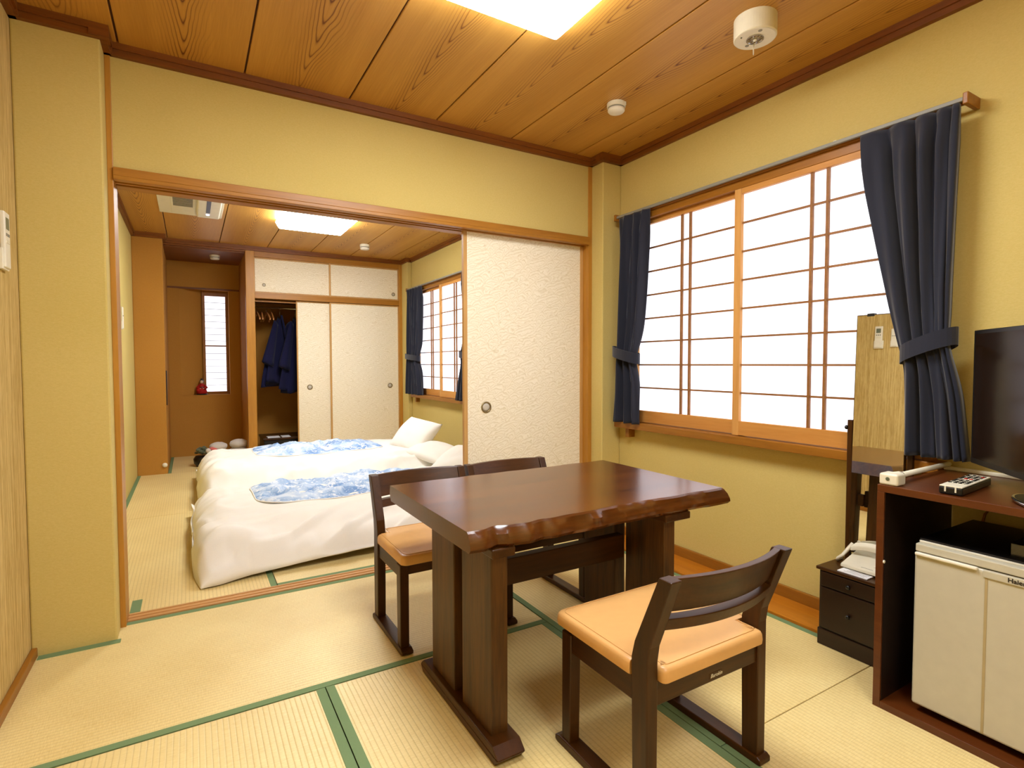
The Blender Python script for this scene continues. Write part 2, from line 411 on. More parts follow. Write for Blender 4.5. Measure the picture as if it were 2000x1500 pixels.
cornice('trim_10', [(XLB, 6.22), (XLB, YB+.1)], M['trimy'])
# ceilings, each board its own piece
cr = struct(box('ceiling', (XL-.1, XR+.12, YF-.1, YC+.1, ZC+.004, ZC+.05), M['groove']))
edges = [XL-.02, -.215, .228, .672, 1.112, 1.558, 2.005, XR+.02]
for a, b in zip(edges, edges[1:]): piece('ceiling_board', (a+.0035, b-.0035, YF-.02, YP+.03, ZC-.004, ZC+.006), M['ceil'], cr, .0025)
edges = [XLB-.02, -.166, .285, .735, 1.18, 1.615, 2.06, XR+.02]
for a, b in zip(edges, edges[1:]): piece('ceiling_board', (a+.0035, b-.0035, YB-.03, 6.43, ZC-.004, ZC+.006), M['ceil'], cr, .0025)
# floor: underlay, tatami mats with green borders
fl = struct(box('floor', (XL-.1, XR+.12, YF-.1, 7.6, -.08, -.03), M['groove']))
def mat_(x0, x1, y0, y1, axis, edge=(1, 1), notch=0):
    g = .0015
    o = piece('tatami_mat', (x0+g, x1-g, y0+g, y1-g, -.03, 0), M['tat_x' if axis == 'X' else 'tat_y'], fl, .002)
    hw = .029
    if axis == 'X':
        if edge[0]: piece('border', (x0+g, x1-g, y0+g, y0+hw, -.02, .0016), M['heri'], o, .0008)
        if edge[1]: piece('border', (x0+g, x1-g, y1-hw, y1-g, -.02, .0016), M['heri'], o, .0008)
    else:
        if edge[0]: piece('border', (x0+g, x0+hw, y0+g, y1-g, -.02, .0016), M['heri'], o, .0008)
        if edge[1]: piece('border', (x1-hw, x1-g, y0+g, y1-g, -.02, .0016), M['heri'], o, .0008)
    return o
mat_(XL, 1.24, 1.815, 2.695, 'X')
mat_(XL, .36, .07, 1.815, 'Y'); mat_(.36, 1.24, .07, 1.815, 'Y')
mat_(1.24, 2.095, .968, 2.695, 'Y'); mat_(1.24, 2.095, -.78, .968, 'Y')
mat_(XL, 1.24, YF, .07, 'X'); mat_(1.24, 2.095, YF, -.78, 'X')
mat_(XLB, .34, 2.78, 4.5, 'Y', (1, 1)); mat_(.34, 2.2, 2.78, 3.66, 'X')
mat_(.34, 2.2, 3.66, 4.54, 'X'); mat_(XLB, .34, 4.5, 6.22, 'Y'); mat_(.34, 1.25, 4.54, 6.38, 'Y'); mat_(1.25, 2.2, 4.54, 6.38, 'Y')
mat_(-.205, .53, 6.22, 7.28, 'Y', (1, 0))
piece('border', (XL+.02, -.250, 2.513, 2.546, -.02, .0022), M['heri'], fl, .0008)
piece('border', (-.243, -.205, 2.79, 2.93, -.02, .0018), M['heri'], fl, .0008)
# floor boards beside the window wall
for a, b in ((2.097, XR),):
    piece('floor_board', (a, b, YF, 2.552, -.03, .012), M['floorb'], fl, .003)
    piece('floor_board', (2.202, b, YB, 6.42, -.03, .004), M['floorb'], fl, .002)
struct(box('baseboard_right', (XR-.016, XR, YF, 2.552, .010, .062), M['sill'], bev=.003))
struct(box('baseboard_left', (XL, XL+.018, YF, 2.545, 0, .035), M['sill'], bev=.003))
# back left brown column and alcove
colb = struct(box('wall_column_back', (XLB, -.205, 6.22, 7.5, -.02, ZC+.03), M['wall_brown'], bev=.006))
struct(box('wall_column_corner', (2.235, XR, 6.20, 6.42, -.02, ZC+.03), M['wall'], bev=.006))
# alcove back wall with splayed window recess
bm = bmesh.new(); Y0, Y1 = 7.28, 7.44
add_box(bm, -.21, .62, Y0, Y1+.1, -.05, .70); add_box(bm, -.21, .62, Y0, Y1+.1, 1.93, ZC)
add_hexa(bm, [(-.21, Y0, .70), (-.09, Y0, .70), (.135, Y1, .70), (-.21, Y1+.1, .70)], [(-.21, Y0, 1.93), (-.09, Y0, 1.93), (.135, Y1, 1.93), (-.21, Y1+.1, 1.93)])
add_box(bm, .41, .62, Y0, Y1+.1, .70, 1.93)
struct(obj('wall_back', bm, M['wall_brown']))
struct(box('trim_11', (-.205, .53, Y0-.006, Y0, 1.925, 1.945), M['trim']))
struct(box('ceiling_alcove', (-.21, .53, 6.44, Y0, 2.235, 2.26), M['trim']))
struct(box('trim_12', (-.205, .53, 6.40, 6.44, 2.245, ZC), M['trim'], bev=.002))
a_ = sroot('window_3', (.27, Y1-.02, .71))
for nm, d in (('frame_stile', (.135, .165, Y1-.03, Y1, .70, 1.93)), ('frame_stile', (.38, .41, Y1-.03, Y1, .70, 1.93)), ('frame_rail', (.165, .38, Y1-.03, Y1, .70, .735)), ('frame_rail', (.165, .38, Y1-.03, Y1, 1.87, 1.93))):
    box(nm, d, M['sill'], a_, .001)
pp = box('paper_pane', (.16, .385, Y1-.004, Y1, .73, 1.875), M['washi'], a_)
box('meeting_rail', (.165, .38, Y1-.018, Y1-.004, 1.272, 1.287), M['sill'], a_)
for k in range(1, 15):
    z = .735+k*(1.87-.735)/15
    if abs(z-1.28) > .03: box('muntin', (.165, .38, Y1-.010, Y1-.004, z-.002, z+.002), M['grey'], a_)
box('sill', (-.06, .41, Y0-.004, Y1-.03, .695, .703), M['wall_brown'], a_)
box('backing', (.13, .42, Y1+.002, Y1+.02, .69, 1.94), M['wall_brown'], a_)
# ------------------------------------------------------------ closet
struct(box('trim_13', (.524, .61, 6.395, 6.48, -.01, ZT+.01), M['post'], bev=.003))
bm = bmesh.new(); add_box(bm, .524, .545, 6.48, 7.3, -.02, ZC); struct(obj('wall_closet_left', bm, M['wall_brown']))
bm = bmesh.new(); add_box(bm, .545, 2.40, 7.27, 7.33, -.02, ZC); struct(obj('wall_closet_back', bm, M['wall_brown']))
struct(box('wall_closet_right', (2.235, 2.40, 6.42, 7.27, -.02, ZC), M['wall']))
struct(box('ceiling_closet', (.545, 2.235, 6.50, 7.27, 1.80, 1.83), M['trim']))
struct(box('floor_closet', (.545, 2.235, 6.39, 7.27, -.03, .06), M['postx']))
struct(box('trim_14', (.61, 2.225, 6.40, 6.50, 1.765, 1.825), M['postx'], bev=.002))
struct(box('trim_15', (.61, 2.225, 6.40, 6.50, 2.205, ZT+.03), M['postx'], bev=.002))
struct(box('trim_16', (2.200, 2.236, 6.395, 6.48, -.01, ZT+.01), M['post'], bev=.002))
struct(box('trim_17', (.61, 1.03, 6.47, 6.50, 1.735, 1.752), M['postx'], bev=.001))

def handle(parent, x, y, z, rad, dark):
    bm = bmesh.new(); R_ = Matrix.Rotation(pi/2, 3, 'X')
    add_lathe(bm, [(rad, -.002), (rad, .003), (rad*.86, .005), (rad*.72, .002), (rad*.72, 0), (rad*.3, -.001)], (x, y, z), 28, R_)
    o = obj('recessed_handle', bm, M['brass'], parent, smooth=True)
    bm = bmesh.new(); add_lathe(bm, [(rad*.70, -.001), (rad*.70, .0015), (rad*.35, .0025), (0, .003)], (x, y, z), 24, R_)
    q = obj('handle_plate', bm, M['plate'], o, smooth=True); return o
def fusuma(name, label, x0, x1, y, z0, z1, hx, hz, rad=.03, dark=False, left=.022, right=.022, group=None):
    t = thing(name, label, 'sliding door', ((x0+x1)/2, y, z0), group=group)
    box('paper_panel', (x0+.006, x1-.006, y, y+.016, z0+.008, z1-.008), M['fusuma'], t)
    box('stile', (x0, x0+left, y-.004, y+.020, z0, z1), M['fusw'], t, .0015); box('stile', (x1-right, x1, y-.004, y+.020, z0, z1), M['fusw'], t, .0015)
    box('rail', (x0+left, x1-right, y-.004, y+.020, z1-.014, z1), M['fusw'], t, .0015); box('rail', (x0+left, x1-right, y-.004, y+.020, z0, z0+.016), M['fusw'], t, .0015)
    if hx: handle(t, hx, y-.001, hz, rad, dark)
    return t
fusuma('sliding_door', 'large cream paper sliding door between the two rooms, beside the table', 1.296, 2.118, 2.710, .003, 1.797, 1.434, .815, .032)
fusuma('closet_door', 'narrow visible cream closet door next to the open hanging space', 1.03, 1.42, 6.452, .06, 1.762, 1.163, .80, .030, True, .014, .018)
fusuma('closet_door', 'wide cream lower closet door beside the corner column', 1.385, 2.200, 6.424, .06, 1.762, 2.085, .80, .030, True, .018, .012)
fusuma('upper_closet_door', 'small upper cupboard door above the open hanging space', .61, 1.40, 6.440, 1.826, 2.205, .705, 1.915, .018, False, .008, .012)
fusuma('upper_closet_door', 'small upper cupboard door at the right, above the wide closet door', 1.385, 2.200, 6.424, 1.826, 2.205, 2.135, 1.90, .022, True, .018, .012)

# closet contents
rod = box('x', (0, .01, 0, .01, 0, .01), M['chrome']); bpy.data.objects.remove(rod)
bm = bmesh.new(); add_tube(bm, [(.545, 6.8, 1.705), (2.235, 6.8, 1.705)], .009, 12)
tag(obj('closet_rod', bm, M['chrome'], smooth=True, base=(1.39, 6.8, 1.70)), 'thin metal clothes rod across the open closet', 'rod')
def hanger(x, rz, with_cloth=False):
    bm = bmesh.new()
    t = thing('wooden_hanger', 'empty wooden coat hanger on the closet rod, nearest the closet post', 'hanger', (x, 6.8, 1.705), rz, 'empty hangers at the left of the closet rod')
    w_ = t['_w']
    pts = [(x+.0*0, 6.8+.012*cos(a), 1.705+.0+.012*sin(a)) for a in [pi*(1.05-.13*k) for k in range(10)]]
    pts = [(x, 6.8-.002, 1.655), (x, 6.8-.002, 1.675), (x, 6.812, 1.695)]+[(x, 6.8+.013*cos(a), 1.705+.013*sin(a)) for a in [0, .5, 1.0, 1.5, 2.1, 2.7, 3.1]]
    add_tube(bm, pts, .0018, 6); obj('hook', bm, M['chrome'], t, smooth=True)
    bm = bmesh.new(); n = 9
    rings = []
    for k in range(n):
        s_ = (k/(n-1)-.5)*2; y = 6.8+s_*.20; z = 1.655-.085*abs(s_)**1.3; hh = .018+.010*(1-abs(s_))
        rings.append([(x-.007, y, z-hh), (x+.007, y, z-hh), (x+.007, y, z+.004), (x-.007, y, z+.004)])
    loft(bm, rings); obj('shoulder_bar', bm, M['orange_wood'], t, bev=.003)
    return t
hang = hanger(.665, .05)
for x, a, wh in ((.715, -.05, 'second from the closet post'), (.765, .08, 'third from the closet post'), (.815, .0, 'nearest the navy jackets')): dup(hang, (x, 6.8, 1.705), a, 'empty wooden coat hanger on the closet rod, '+wh)
def garment(x, y, rz, ln, seed, label, kind):
    """jacket hung on a hanger: shoulders, body, two sleeves"""
    t = thing(kind, label, 'jacket', (x, 6.8, 1.70), rz)
    bm = bmesh.new(); n = 48; rings = []
    for k in range(22):
        v = k/21; z = 1.615-v*ln
        hw = .030+.085*min(1, v*6)**.7+.155*v**.8; th = .022+.015*sin(v*3)+.02*v
        ring = []
        for i in range(n):
            a = 2*pi*i/n
            fold = 1+.16*v**.6*sin(a*7+seed+v*2.2)+.08*sin(a*13+seed*2)*v
            ring.append((x+th*cos(a)*fold, 6.8+y+hw*sin(a)*fold, z-.12*abs(sin(a))**2*(1-v)-.035*v*sin(a*3+seed)))
        rings.append(ring)
    loft(bm, rings); obj('body', bm, M['navy2'], t, smooth=True)
    for sg in (-1, 1):
        bm = bmesh.new(); rings = []
        for k in range(14):
            v = k/13; z = 1.53-v*ln*.60; yy = 6.8+y+sg*(.10+.15*v); rr = .030+.050*v
            rings.append([(x+.03+rr*.5*cos(2*pi*i/20)*(1+.15*sin(i*1.9+seed)), yy+rr*sin(2*pi*i/20), z+.03*sin(2*pi*i/20)*sg) for i in range(20)])
        loft(bm, rings); obj('sleeve', bm, M['navy2'], t, smooth=True)
    bm = bmesh.new(); add_tube(bm, [(x, 6.8, 1.60), (x, 6.8, 1.675), (x, 6.813, 1.70), (x, 6.805, 1.716), (x, 6.792, 1.716), (x, 6.787, 1.705)], .002, 6)
    obj('hook', bm, M['chrome'], t, smooth=True)
    bm = bmesh.new()
    add_tube(bm, [(x+.055, 6.80+y-.04, 1.62), (x+.07, 6.80+y-.02, 1.50), (x+.08, 6.8+y, 1.3)], [.012, .012, .008], 8); obj('collar', bm, M['navy2'], t, smooth=True)
    return t
garment(.905, 0, -.80, .78, 1.0, 'long navy jacket nearer the closet middle, hem hanging lower left', 'hanging_jacket')
garment(1.075, 0, -.80, .86, 3.3, 'navy jacket hanging closest to the closed closet door', 'hanging_jacket')
t = thing('storage_box', 'low dark box with white strips on its top, on the closet floor', 'box', (.9, 6.85, .06))
box('box_body', (.70, 1.26, 6.65, 7.1, .06, .20), M['black'], t, .005); box('lid', (.69, 1.27, 6.64, 7.11, .20, .225), M['dark'], t, .004)
box('paper_strip', (.74, .87, 6.66, 6.80, .225, .231), M['paper'], t); box('paper_strip', (.89, .98, 6.66, 6.80, .225, .231), M['paper'], t)

# ------------------------------------------------------------ windows with paper screens
def shoji_window(name, ya, yb, ym, pairs, panes_off=0):
    """ya..yb opening, ym meeting stile centre, pairs: y of double muntins for the two screens"""
    t = sroot(name, (XR, ym, .70))
    box('frame_head', (2.236, 2.40, ya-.03, yb+.03, 1.878, 1.925), M['sill'], t, .002)
    box('window_sill', (2.212, 2.40, ya-.06, yb+.10, .676, .714), M['sill'], t, .003)
    box('frame_jamb', (2.240, 2.40, yb, yb+.03, .62, 1.88), M['sill'], t, .002)
    box('frame_jamb', (2.240, 2.40, ya-.03, ya, .62, 1.88), M['sill'], t, .002)
    for (y0, y1, x, pr) in ((ym-.02, yb, 2.268, pairs[0]), (ya, ym+.02, 2.238, pairs[1])):
        p = box('shoji_screen', (x+.020, x+.022, y0+.006, y1-.006, .74, 1.87), M['washi'], t)
        for s0, s1 in ((y0, y0+.036), (y1-.036, y1)): box('stile', (x, x+.026, s0, s1, .716, 1.882), M['shojiw'], p, .0015)
        box('rail', (x+.001, x+.025, y0+.036, y1-.036, .718, .785), M['shojiy'], p, .0015); box('rail', (x+.001, x+.025, y0+.036, y1-.036, 1.853, 1.88), M['shojiy'], p, .0015)
        for k in range(1, 8):
            z = .785+(1.853-.785)*k/8
            bm = bmesh.new(); add_box(bm, x+.010, x+.020, y0+.036, y1-.036, z-.0042, z+.0042); obj('muntin', bm, M['muntin'], p)
        for yy in pr:
            bm = bmesh.new(); add_box(bm, x+.008, x+.020, yy-.0058, yy+.0058, .785, 1.853); obj('muntin', bm, M['muntin'], p)
    box('outer_backing', (2.395, 2.40, ya, yb, .714, 1.88), M['white'], t)
    return t
shoji_window('window_1', .915, 2.42, 1.685, ((2.062, 2.006), (1.338, 1.272)))
shoji_window('window_2', 4.52, 5.96, 5.24, ((5.585, 5.535), (4.915, 4.865)))
def curtain_rail(ya, yb, z, label):
    t = thing('curtain_rail', label, 'curtain rail', (2.22, (ya+yb)/2, z))
    box('rail', (2.200, 2.214, ya, yb, z-.006, z+.008), M['grey'], t, .002)
    box('rail', (2.224, 2.236, ya, yb, z-.010, z+.002), M['sill'], t, .002)
    for y in (ya, yb): box('end_bracket', (2.192, 2.287, y-.008, y+.008, z-.02, z+.018), M['sill'], t, .003)
    for k in range(1, 4):
        y = ya+(yb-ya)*k/4; box('bracket', (2.205, 2.287, y-.006, y+.006, z+.004, z+.012), M['cream'], t, .001)
    return t
curtain_rail(.80, 2.50, 1.925, 'dark curtain rail over the big shoji window by the table')
curtain_rail(4.42, 6.14, 1.925, 'dark curtain rail over the shoji window of the sleeping room')
def lerp(tab, z):
    for (z0, v0), (z1, v1) in zip(tab, tab[1:]):
        if z <= z0: return v0
        if z <= z1:
            s_ = (z-z0)/(z1-z0); s_ = s_*s_*(3-2*s_) if False else s_
            return v0+(v1-v0)*s_
    return tab[-1][1]
def smoothlerp(tab, z):
    return sum(lerp(tab, z+d) for d in (-.03, -.015, 0, .015, .03))/5
def curtain(label, eL, eR, tie, nf, seed, z0, z1, xb=2.195, group=None, warp=1.0):
    """eL/eR: (z, y) tables of the two edges; tie=(yL,yR,zL,zR) tieback band"""
    t = thing('curtain', label, 'curtain', (xb, (eL[0][1]+eR[0][1])/2, z0), group=group)
    bm = bmesh.new(); NU, NV = int(nf*16), 70; G = []
    zt = (tie[2]+tie[3])/2
    for j in range(NV+1):
        z = z0+(z1-z0)*j/NV; yl = smoothlerp(eL, z); yr = smoothlerp(eR, z); row = []
        wid = abs(yr-yl)
        top = max(0, (z-z1+.12)/.12)
        pinch = exp(-((z-zt)/.10)**2)
        for i in range(NU+1):
            q = i/NU; y = yl+(yr-yl)*q
            ph = (q**warp)*nf*2*pi+seed+.9*sin(q*5+seed+z*1.2)
            amp = .026*(1-.35*pinch)*(1-.55*top)
            dx = amp*sin(ph)+.010*sin(ph*2.3+z*4+seed)*(1-top)
            dy = .006*cos(ph)
            row.append(bm.verts.new((xb+dx-.012*pinch, y+dy, z)))
        G.append(row)
    for a, b in zip(G, G[1:]):
        for i in range(NU): bm.faces.new((a[i], a[i+1], b[i+1], b[i]))
    obj('drape', bm, M['navy'], t, smooth=True, solid=.003)
    # heading hem and bottom hem line
    yl, yr, zl, zr = tie
    bm = bmesh.new(); rings = []
    N = 28
    for k in range(N):
        a = 2*pi*k/N; s_ = (1-cos(a))/2; y = yl+(yr-yl)*s_; x = xb-.006-.052*sin(a); zc = zl+(zr-zl)*s_+.004*sin(a)
        hh = .030
        nx = sin(a); rings.append([(x-.002*nx, y, zc-hh), (x+.002*nx, y, zc-hh), (x+.002*nx, y, zc+hh), (x-.002*nx, y, zc+hh)])
    rings.append(rings[0]); loft(bm, rings, cap=False); bmesh.ops.remove_doubles(bm, verts=bm.verts, dist=1e-6)
    obj('tieback', bm, M['navy'], t, smooth=False, bev=.001)
    return t
curtain('navy curtain tied back at the left of the big window, next to the corner column',
        [(.70, 2.52), (.95, 2.50), (1.10, 2.475), (1.25, 2.478), (1.92, 2.468)], [(.70, 2.288), (.95, 2.298), (1.08, 2.325), (1.14, 2.305), (1.3, 2.28), (1.6, 2.245), (1.75, 2.230), (1.92, 2.225)],
        (2.495, 2.292, 1.135, 1.085), 3, .6, .712, 1.915)
curtain('large navy curtain tied back beside the television and mirror',
        [(.72, .765), (.95, .79), (1.12, .825), (1.3, .828), (1.93, .815)],
        [(.72, .945), (.9, .948), (1.05, .950), (1.10, .962), (1.25, 1.0), (1.45, 1.04), (1.7, 1.088), (1.93, 1.118)], (.800, .968, 1.150, 1.085), 4.5, 2.1, .735, 1.912, warp=.55)
curtain('navy curtain at the far end of the sleeping room window',
        [(.70, 6.17), (.95, 6.13), (1.14, 6.07), (1.3, 6.09), (1.8, 6.08), (1.92, 6.16)], [(.70, 5.66), (.95, 5.70), (1.10, 5.76), (1.3, 5.71), (1.6, 5.68), (1.92, 5.66)],
        (6.13, 5.72, 1.15, 1.12), 5, 1.4, .712, 1.915)
curtain('navy curtain edge showing beside the large cream sliding door',
        [(.70, 4.36), (1.12, 4.40), (1.3, 4.38), (1.92, 4.36)], [(.70, 4.76), (.9, 4.70), (1.08, 4.62), (1.16, 4.64), (1.3, 4.58), (1.6, 4.57), (1.8, 4.60), (1.92, 4.64)],
        (4.38, 4.64, 1.12, 1.15), 5, 2.9, .712, 1.915)

# ------------------------------------------------------------ ceiling fittings
def ceiling_lamp(label, x0, x1, y0, y1, drop=.075, mat='lamp'):
    t = thing('ceiling_lamp', label, 'ceiling light', ((x0+x1)/2, (y0+y1)/2, ZC-.004), group=None)
    box('base_frame', (x0+.03, x1-.03, y0+.03, y1-.03, ZC-.028, ZC-.004), M['white'], t, .003)
    bm = bmesh.new()
    add_hexa(bm, [(x0+.03, y0+.03, ZC-drop), (x1-.03, y0+.03, ZC-drop), (x1-.03, y1-.03, ZC-drop), (x0+.03, y1-.03, ZC-drop)], [(x0, y0, ZC-.022), (x1, y0, ZC-.022), (x1, y1, ZC-.022), (x0, y1, ZC-.022)])
    obj('diffuser', bm, M[mat], t, bev=.012, seg=3, smooth=True)
    return t
ceiling_lamp('big square glowing ceiling lamp over the table, cut by the top of the photo', .55, 1.215, 1.05, 1.71, .062)
ceiling_lamp('square glowing ceiling lamp above the futons in the sleeping room', .655, 1.235, 4.42, 5.12, .085, 'lamp2')
def detector(name, label, x, y, rad, h, cat='smoke detector', zc=ZC-.004, sc=None):
    t = thing(name, label, cat, (x, y, zc))
    bm = bmesh.new(); add_lathe(bm, [(rad, 0), (rad*1.0, -h*.45), (rad*.97, -h*.5)], (x, y, zc), 32); obj('base', bm, M['cream'], t, bev=.001, smooth=False)
    bm = bmesh.new(); add_lathe(bm, [(rad*.86, -h*.5), (rad*.86, -h*.66)], (x, y, zc), 32); obj('vent_ring', bm, M['grey'], t)
    bm = bmesh.new(); add_lathe(bm, [(rad*.92, -h*.64), (rad*.92, -h*.85), (rad*.8, -h), (0, -h*1.02)], (x, y, zc), 32); obj('cap', bm, M['white'], t, smooth=True)
    bm = bmesh.new(); add_box(bm, x+rad*.30, x+rad*.58, y-rad*.95, y-rad*.70, zc-h*.45, zc-.001); obj('latch', bm, M['cream'], t, bev=.001)
    return t
detector('smoke_detector', 'round white smoke detector on the front room ceiling, between lamp and window', 1.786, 2.03, .044, .042)
detector('smoke_detector', 'small round white smoke detector behind the sleeping room lamp', 1.60, 5.72, .05, .05)
detector('alcove_detector', 'pale round detector on the dark alcove ceiling', .255, 6.72, .05, .045, zc=2.235)
ex, ey, er, eh = 1.789, 1.286, .073, .070
t = thing('emergency_light', 'white cylindrical emergency light with pull loop on the ceiling', 'emergency light', (ex, ey, ZC-.004))
zc = ZC-.004
bm = bmesh.new(); add_lathe(bm, [(er, 0), (er, -eh*.95), (er*.96, -eh), (0, -eh)], (ex, ey, zc), 48); obj('housing', bm, M['cream'], t)
bm = bmesh.new(); add_lathe(bm, [(er*.92, -eh+.001), (er*.92, -eh-.0008), (0, -eh-.0008)], (ex, ey, zc), 48); obj('face_plate', bm, M['white'], t)
bm = bmesh.new(); add_lathe(bm, [(er*.41, -eh), (er*.41, -eh-.004), (er*.37, -eh-.004), (er*.33, -eh-.002), (0, -eh-.0014)], (ex, ey, zc), 32); obj('reflector', bm, M['chrome'], t)
for dx_, dy_ in ((.012, .042), (-.030, -.042)):
    bm = bmesh.new(); add_lathe(bm, [(.007, -eh+.001), (.007, -eh-.0016), (0, -eh-.0016)], (ex+dx_, ey+dy_, zc), 16); obj('screw_cap', bm, M['grey'], t)
bm = bmesh.new()
for k in range(10):
    a = 2*pi*k/10; add_box(bm, ex+cos(a)*er*.27-.0015, ex+cos(a)*er*.27+.0015, ey+sin(a)*er*.27-.004, ey+sin(a)*er*.27+.004, zc-eh-.004, zc-eh)
obj('reflector_rib', bm, M['brass'], t)['kind'] = 'stuff'
bm = bmesh.new(); add_blob(bm, (ex, ey, zc-eh-.004), (.007, .007, .006)); obj('bulb', bm, M['white'], t, smooth=True)
bm = bmesh.new(); add_lathe(bm, [(.003, -eh), (.003, -eh-.003), (0, -eh-.003)], (ex-.050, ey+.020, zc), 10); obj('indicator', bm, M['greenfluff'], t)
bm = bmesh.new(); px, py = ex+.022, ey+.022
add_hexa(bm, [(px-.006, py-.001, zc-eh-.001), (px+.006, py-.001, zc-eh-.001), (px+.006, py+.001, zc-eh-.001), (px-.006, py+.001, zc-eh-.001)], [(px-.001, py-.001, zc-eh-.016), (px+.001, py-.001, zc-eh-.016), (px+.001, py+.001, zc-eh-.016), (px-.001, py+.001, zc-eh-.016)])
add_tube(bm, [(px+.006*sin(a), py+.003*sin(a), zc-eh-.028+.013*cos(a)) for a in [2*pi*k/16 for k in range(16)]], .0009, 6, closed=True)
obj('pull_loop', bm, M['white'], t, smooth=True)
# air conditioner in the back ceiling
t = thing('ceiling_air_conditioner', 'cream air conditioner panel set in the sleeping room ceiling', 'air conditioner', (.03, 4.6, ZC))
zb = ZC-.010
box('panel_frame', (-.185, .255, 3.95, 5.25, zb-.012, ZC), M['cream'], t, .004)
gr = box('intake_grille', (-.10, .06, 4.05, 5.19, zb-.018, zb-.010), M['cream'], t, .002)
bm = bmesh.new()
for k in range(26):
    y = 4.08+k*.034; add_box(bm, -.085, .045, y, y+.018, zb-.0215, zb-.017)
o = obj('grille_slot', bm, M['grey'], gr); o['kind'] = 'stuff'
box('louvre', (.072, .235, 4.05, 5.17, zb-.040, zb-.010), M['white'], t, .012, seg=3)
box('air_slot', (.134, .162, 4.2, 4.98, zb-.0435, zb-.038), M['black'], t)
bm = bmesh.new(); add_blob(bm, (.148, 5.04, zb-.042), (.014, .02, .006)); obj('status_lamp', bm, emit('blue lamp', (.5, .6, 1), 3), t, smooth=True)

# ------------------------------------------------------------ dining table
TX0, TX1, TY0, TY1, TZ = .612, 1.605, 1.262, 1.90, .622
t = thing('dining_table', 'dark brown live-edge slab table in the middle of the room', 'table', (1.1, 1.55, 0))
def edge_n(x):      # natural edge in plan and its lower bulge
    a = .012*noise.noise(Vector((x*7, 1.3, 0)))+.006*noise.noise(Vector((x*22, 5, 0)))-.014*exp(-((x-.70)/.03)**2)*(-1)
    return a
bm = bmesh.new(); rings = []; N = 160
for k in range(N+1):
    x = TX0+(TX1-TX0)*k/N; e = edge_n(x); e2 = .010*noise.noise(Vector((x*9, 8.3, 0))); th = .055
    xt = x; fl_ = .012*noise.noise(Vector((x*14, 2.2, 3)))
    knob = .010*exp(-((x-1.03)/.02)**2)+.008*exp(-((x-.71)/.018)**2)
    sl = .0
    if k == N: sl = .018
    rings.append([(xt, TY0+e+.004, TZ), (xt+sl*.2, TY0+e-.003-knob*.3, TZ-.005), (xt+sl*.6, TY0+e-.010-knob+fl_*.5, TZ-.018), (xt+sl*.8, TY0+e-.016+fl_, TZ-.034),
                  (xt+sl, TY0+e-.017+fl_*.6, TZ-.045), (xt+sl, TY0+e-.008, TZ-th), (xt+sl, TY1-.012-e2, TZ-th), (xt+sl*.6, TY1+.006+e2, TZ-.03), (xt, TY1+e2, TZ)])
loft(bm, rings); tp = obj('slab_top', bm, M['top'], t)
tp.data.shade_smooth(); tp.data.set_sharp_from_angle(angle=math.radians(24))
def plank(y0, y1, x0, x1, nm='leg_plank'):
    bm = bmesh.new(); add_box(bm, x0, x1, y0, y1, .04, TZ-.078); return obj(nm, bm, M['plank'], t, bev=.003)
for (x0, x1) in ((.686, .738), (1.335, 1.385)):
    plank(1.272, 1.456, x0, x1); plank(1.514, 1.690, x0, x1)
    bm = bmesh.new(); xa, xb_ = x0-.018, x1+.016
    add_hexa(bm, [(xa, 1.225, 0), (xb_, 1.225, 0), (xb_, 1.735, 0), (xa, 1.735, 0)], [(xa, 1.205, .022), (xb_, 1.205, .022), (xb_, 1.757, .022), (xa, 1.757, .022)])
    add_hexa(bm, [(xa, 1.205, .022), (xb_, 1.205, .022), (xb_, 1.757, .022), (xa, 1.757, .022)], [(xa, 1.235, .045), (xb_, 1.235, .045), (xb_, 1.730, .045), (xa, 1.730, .045)])
    obj('foot', bm, M['darky'], t, bev=.003)
box('cleat', (.676, .748, 1.245, 1.72, TZ-.080, TZ-.055), M['darky'], t, .004)
box('cleat', (1.315, 1.43, 1.245, 1.72, TZ-.080, TZ-.055), M['darky'], t, .004)
box('stretcher', (.738, 1.335, 1.462, 1.498, .36, .445), M['darkx'], t, .003)
box('stretcher_tenon', (1.385, 1.41, 1.466, 1.494, .375, .435), M['darkx'], t, .003)

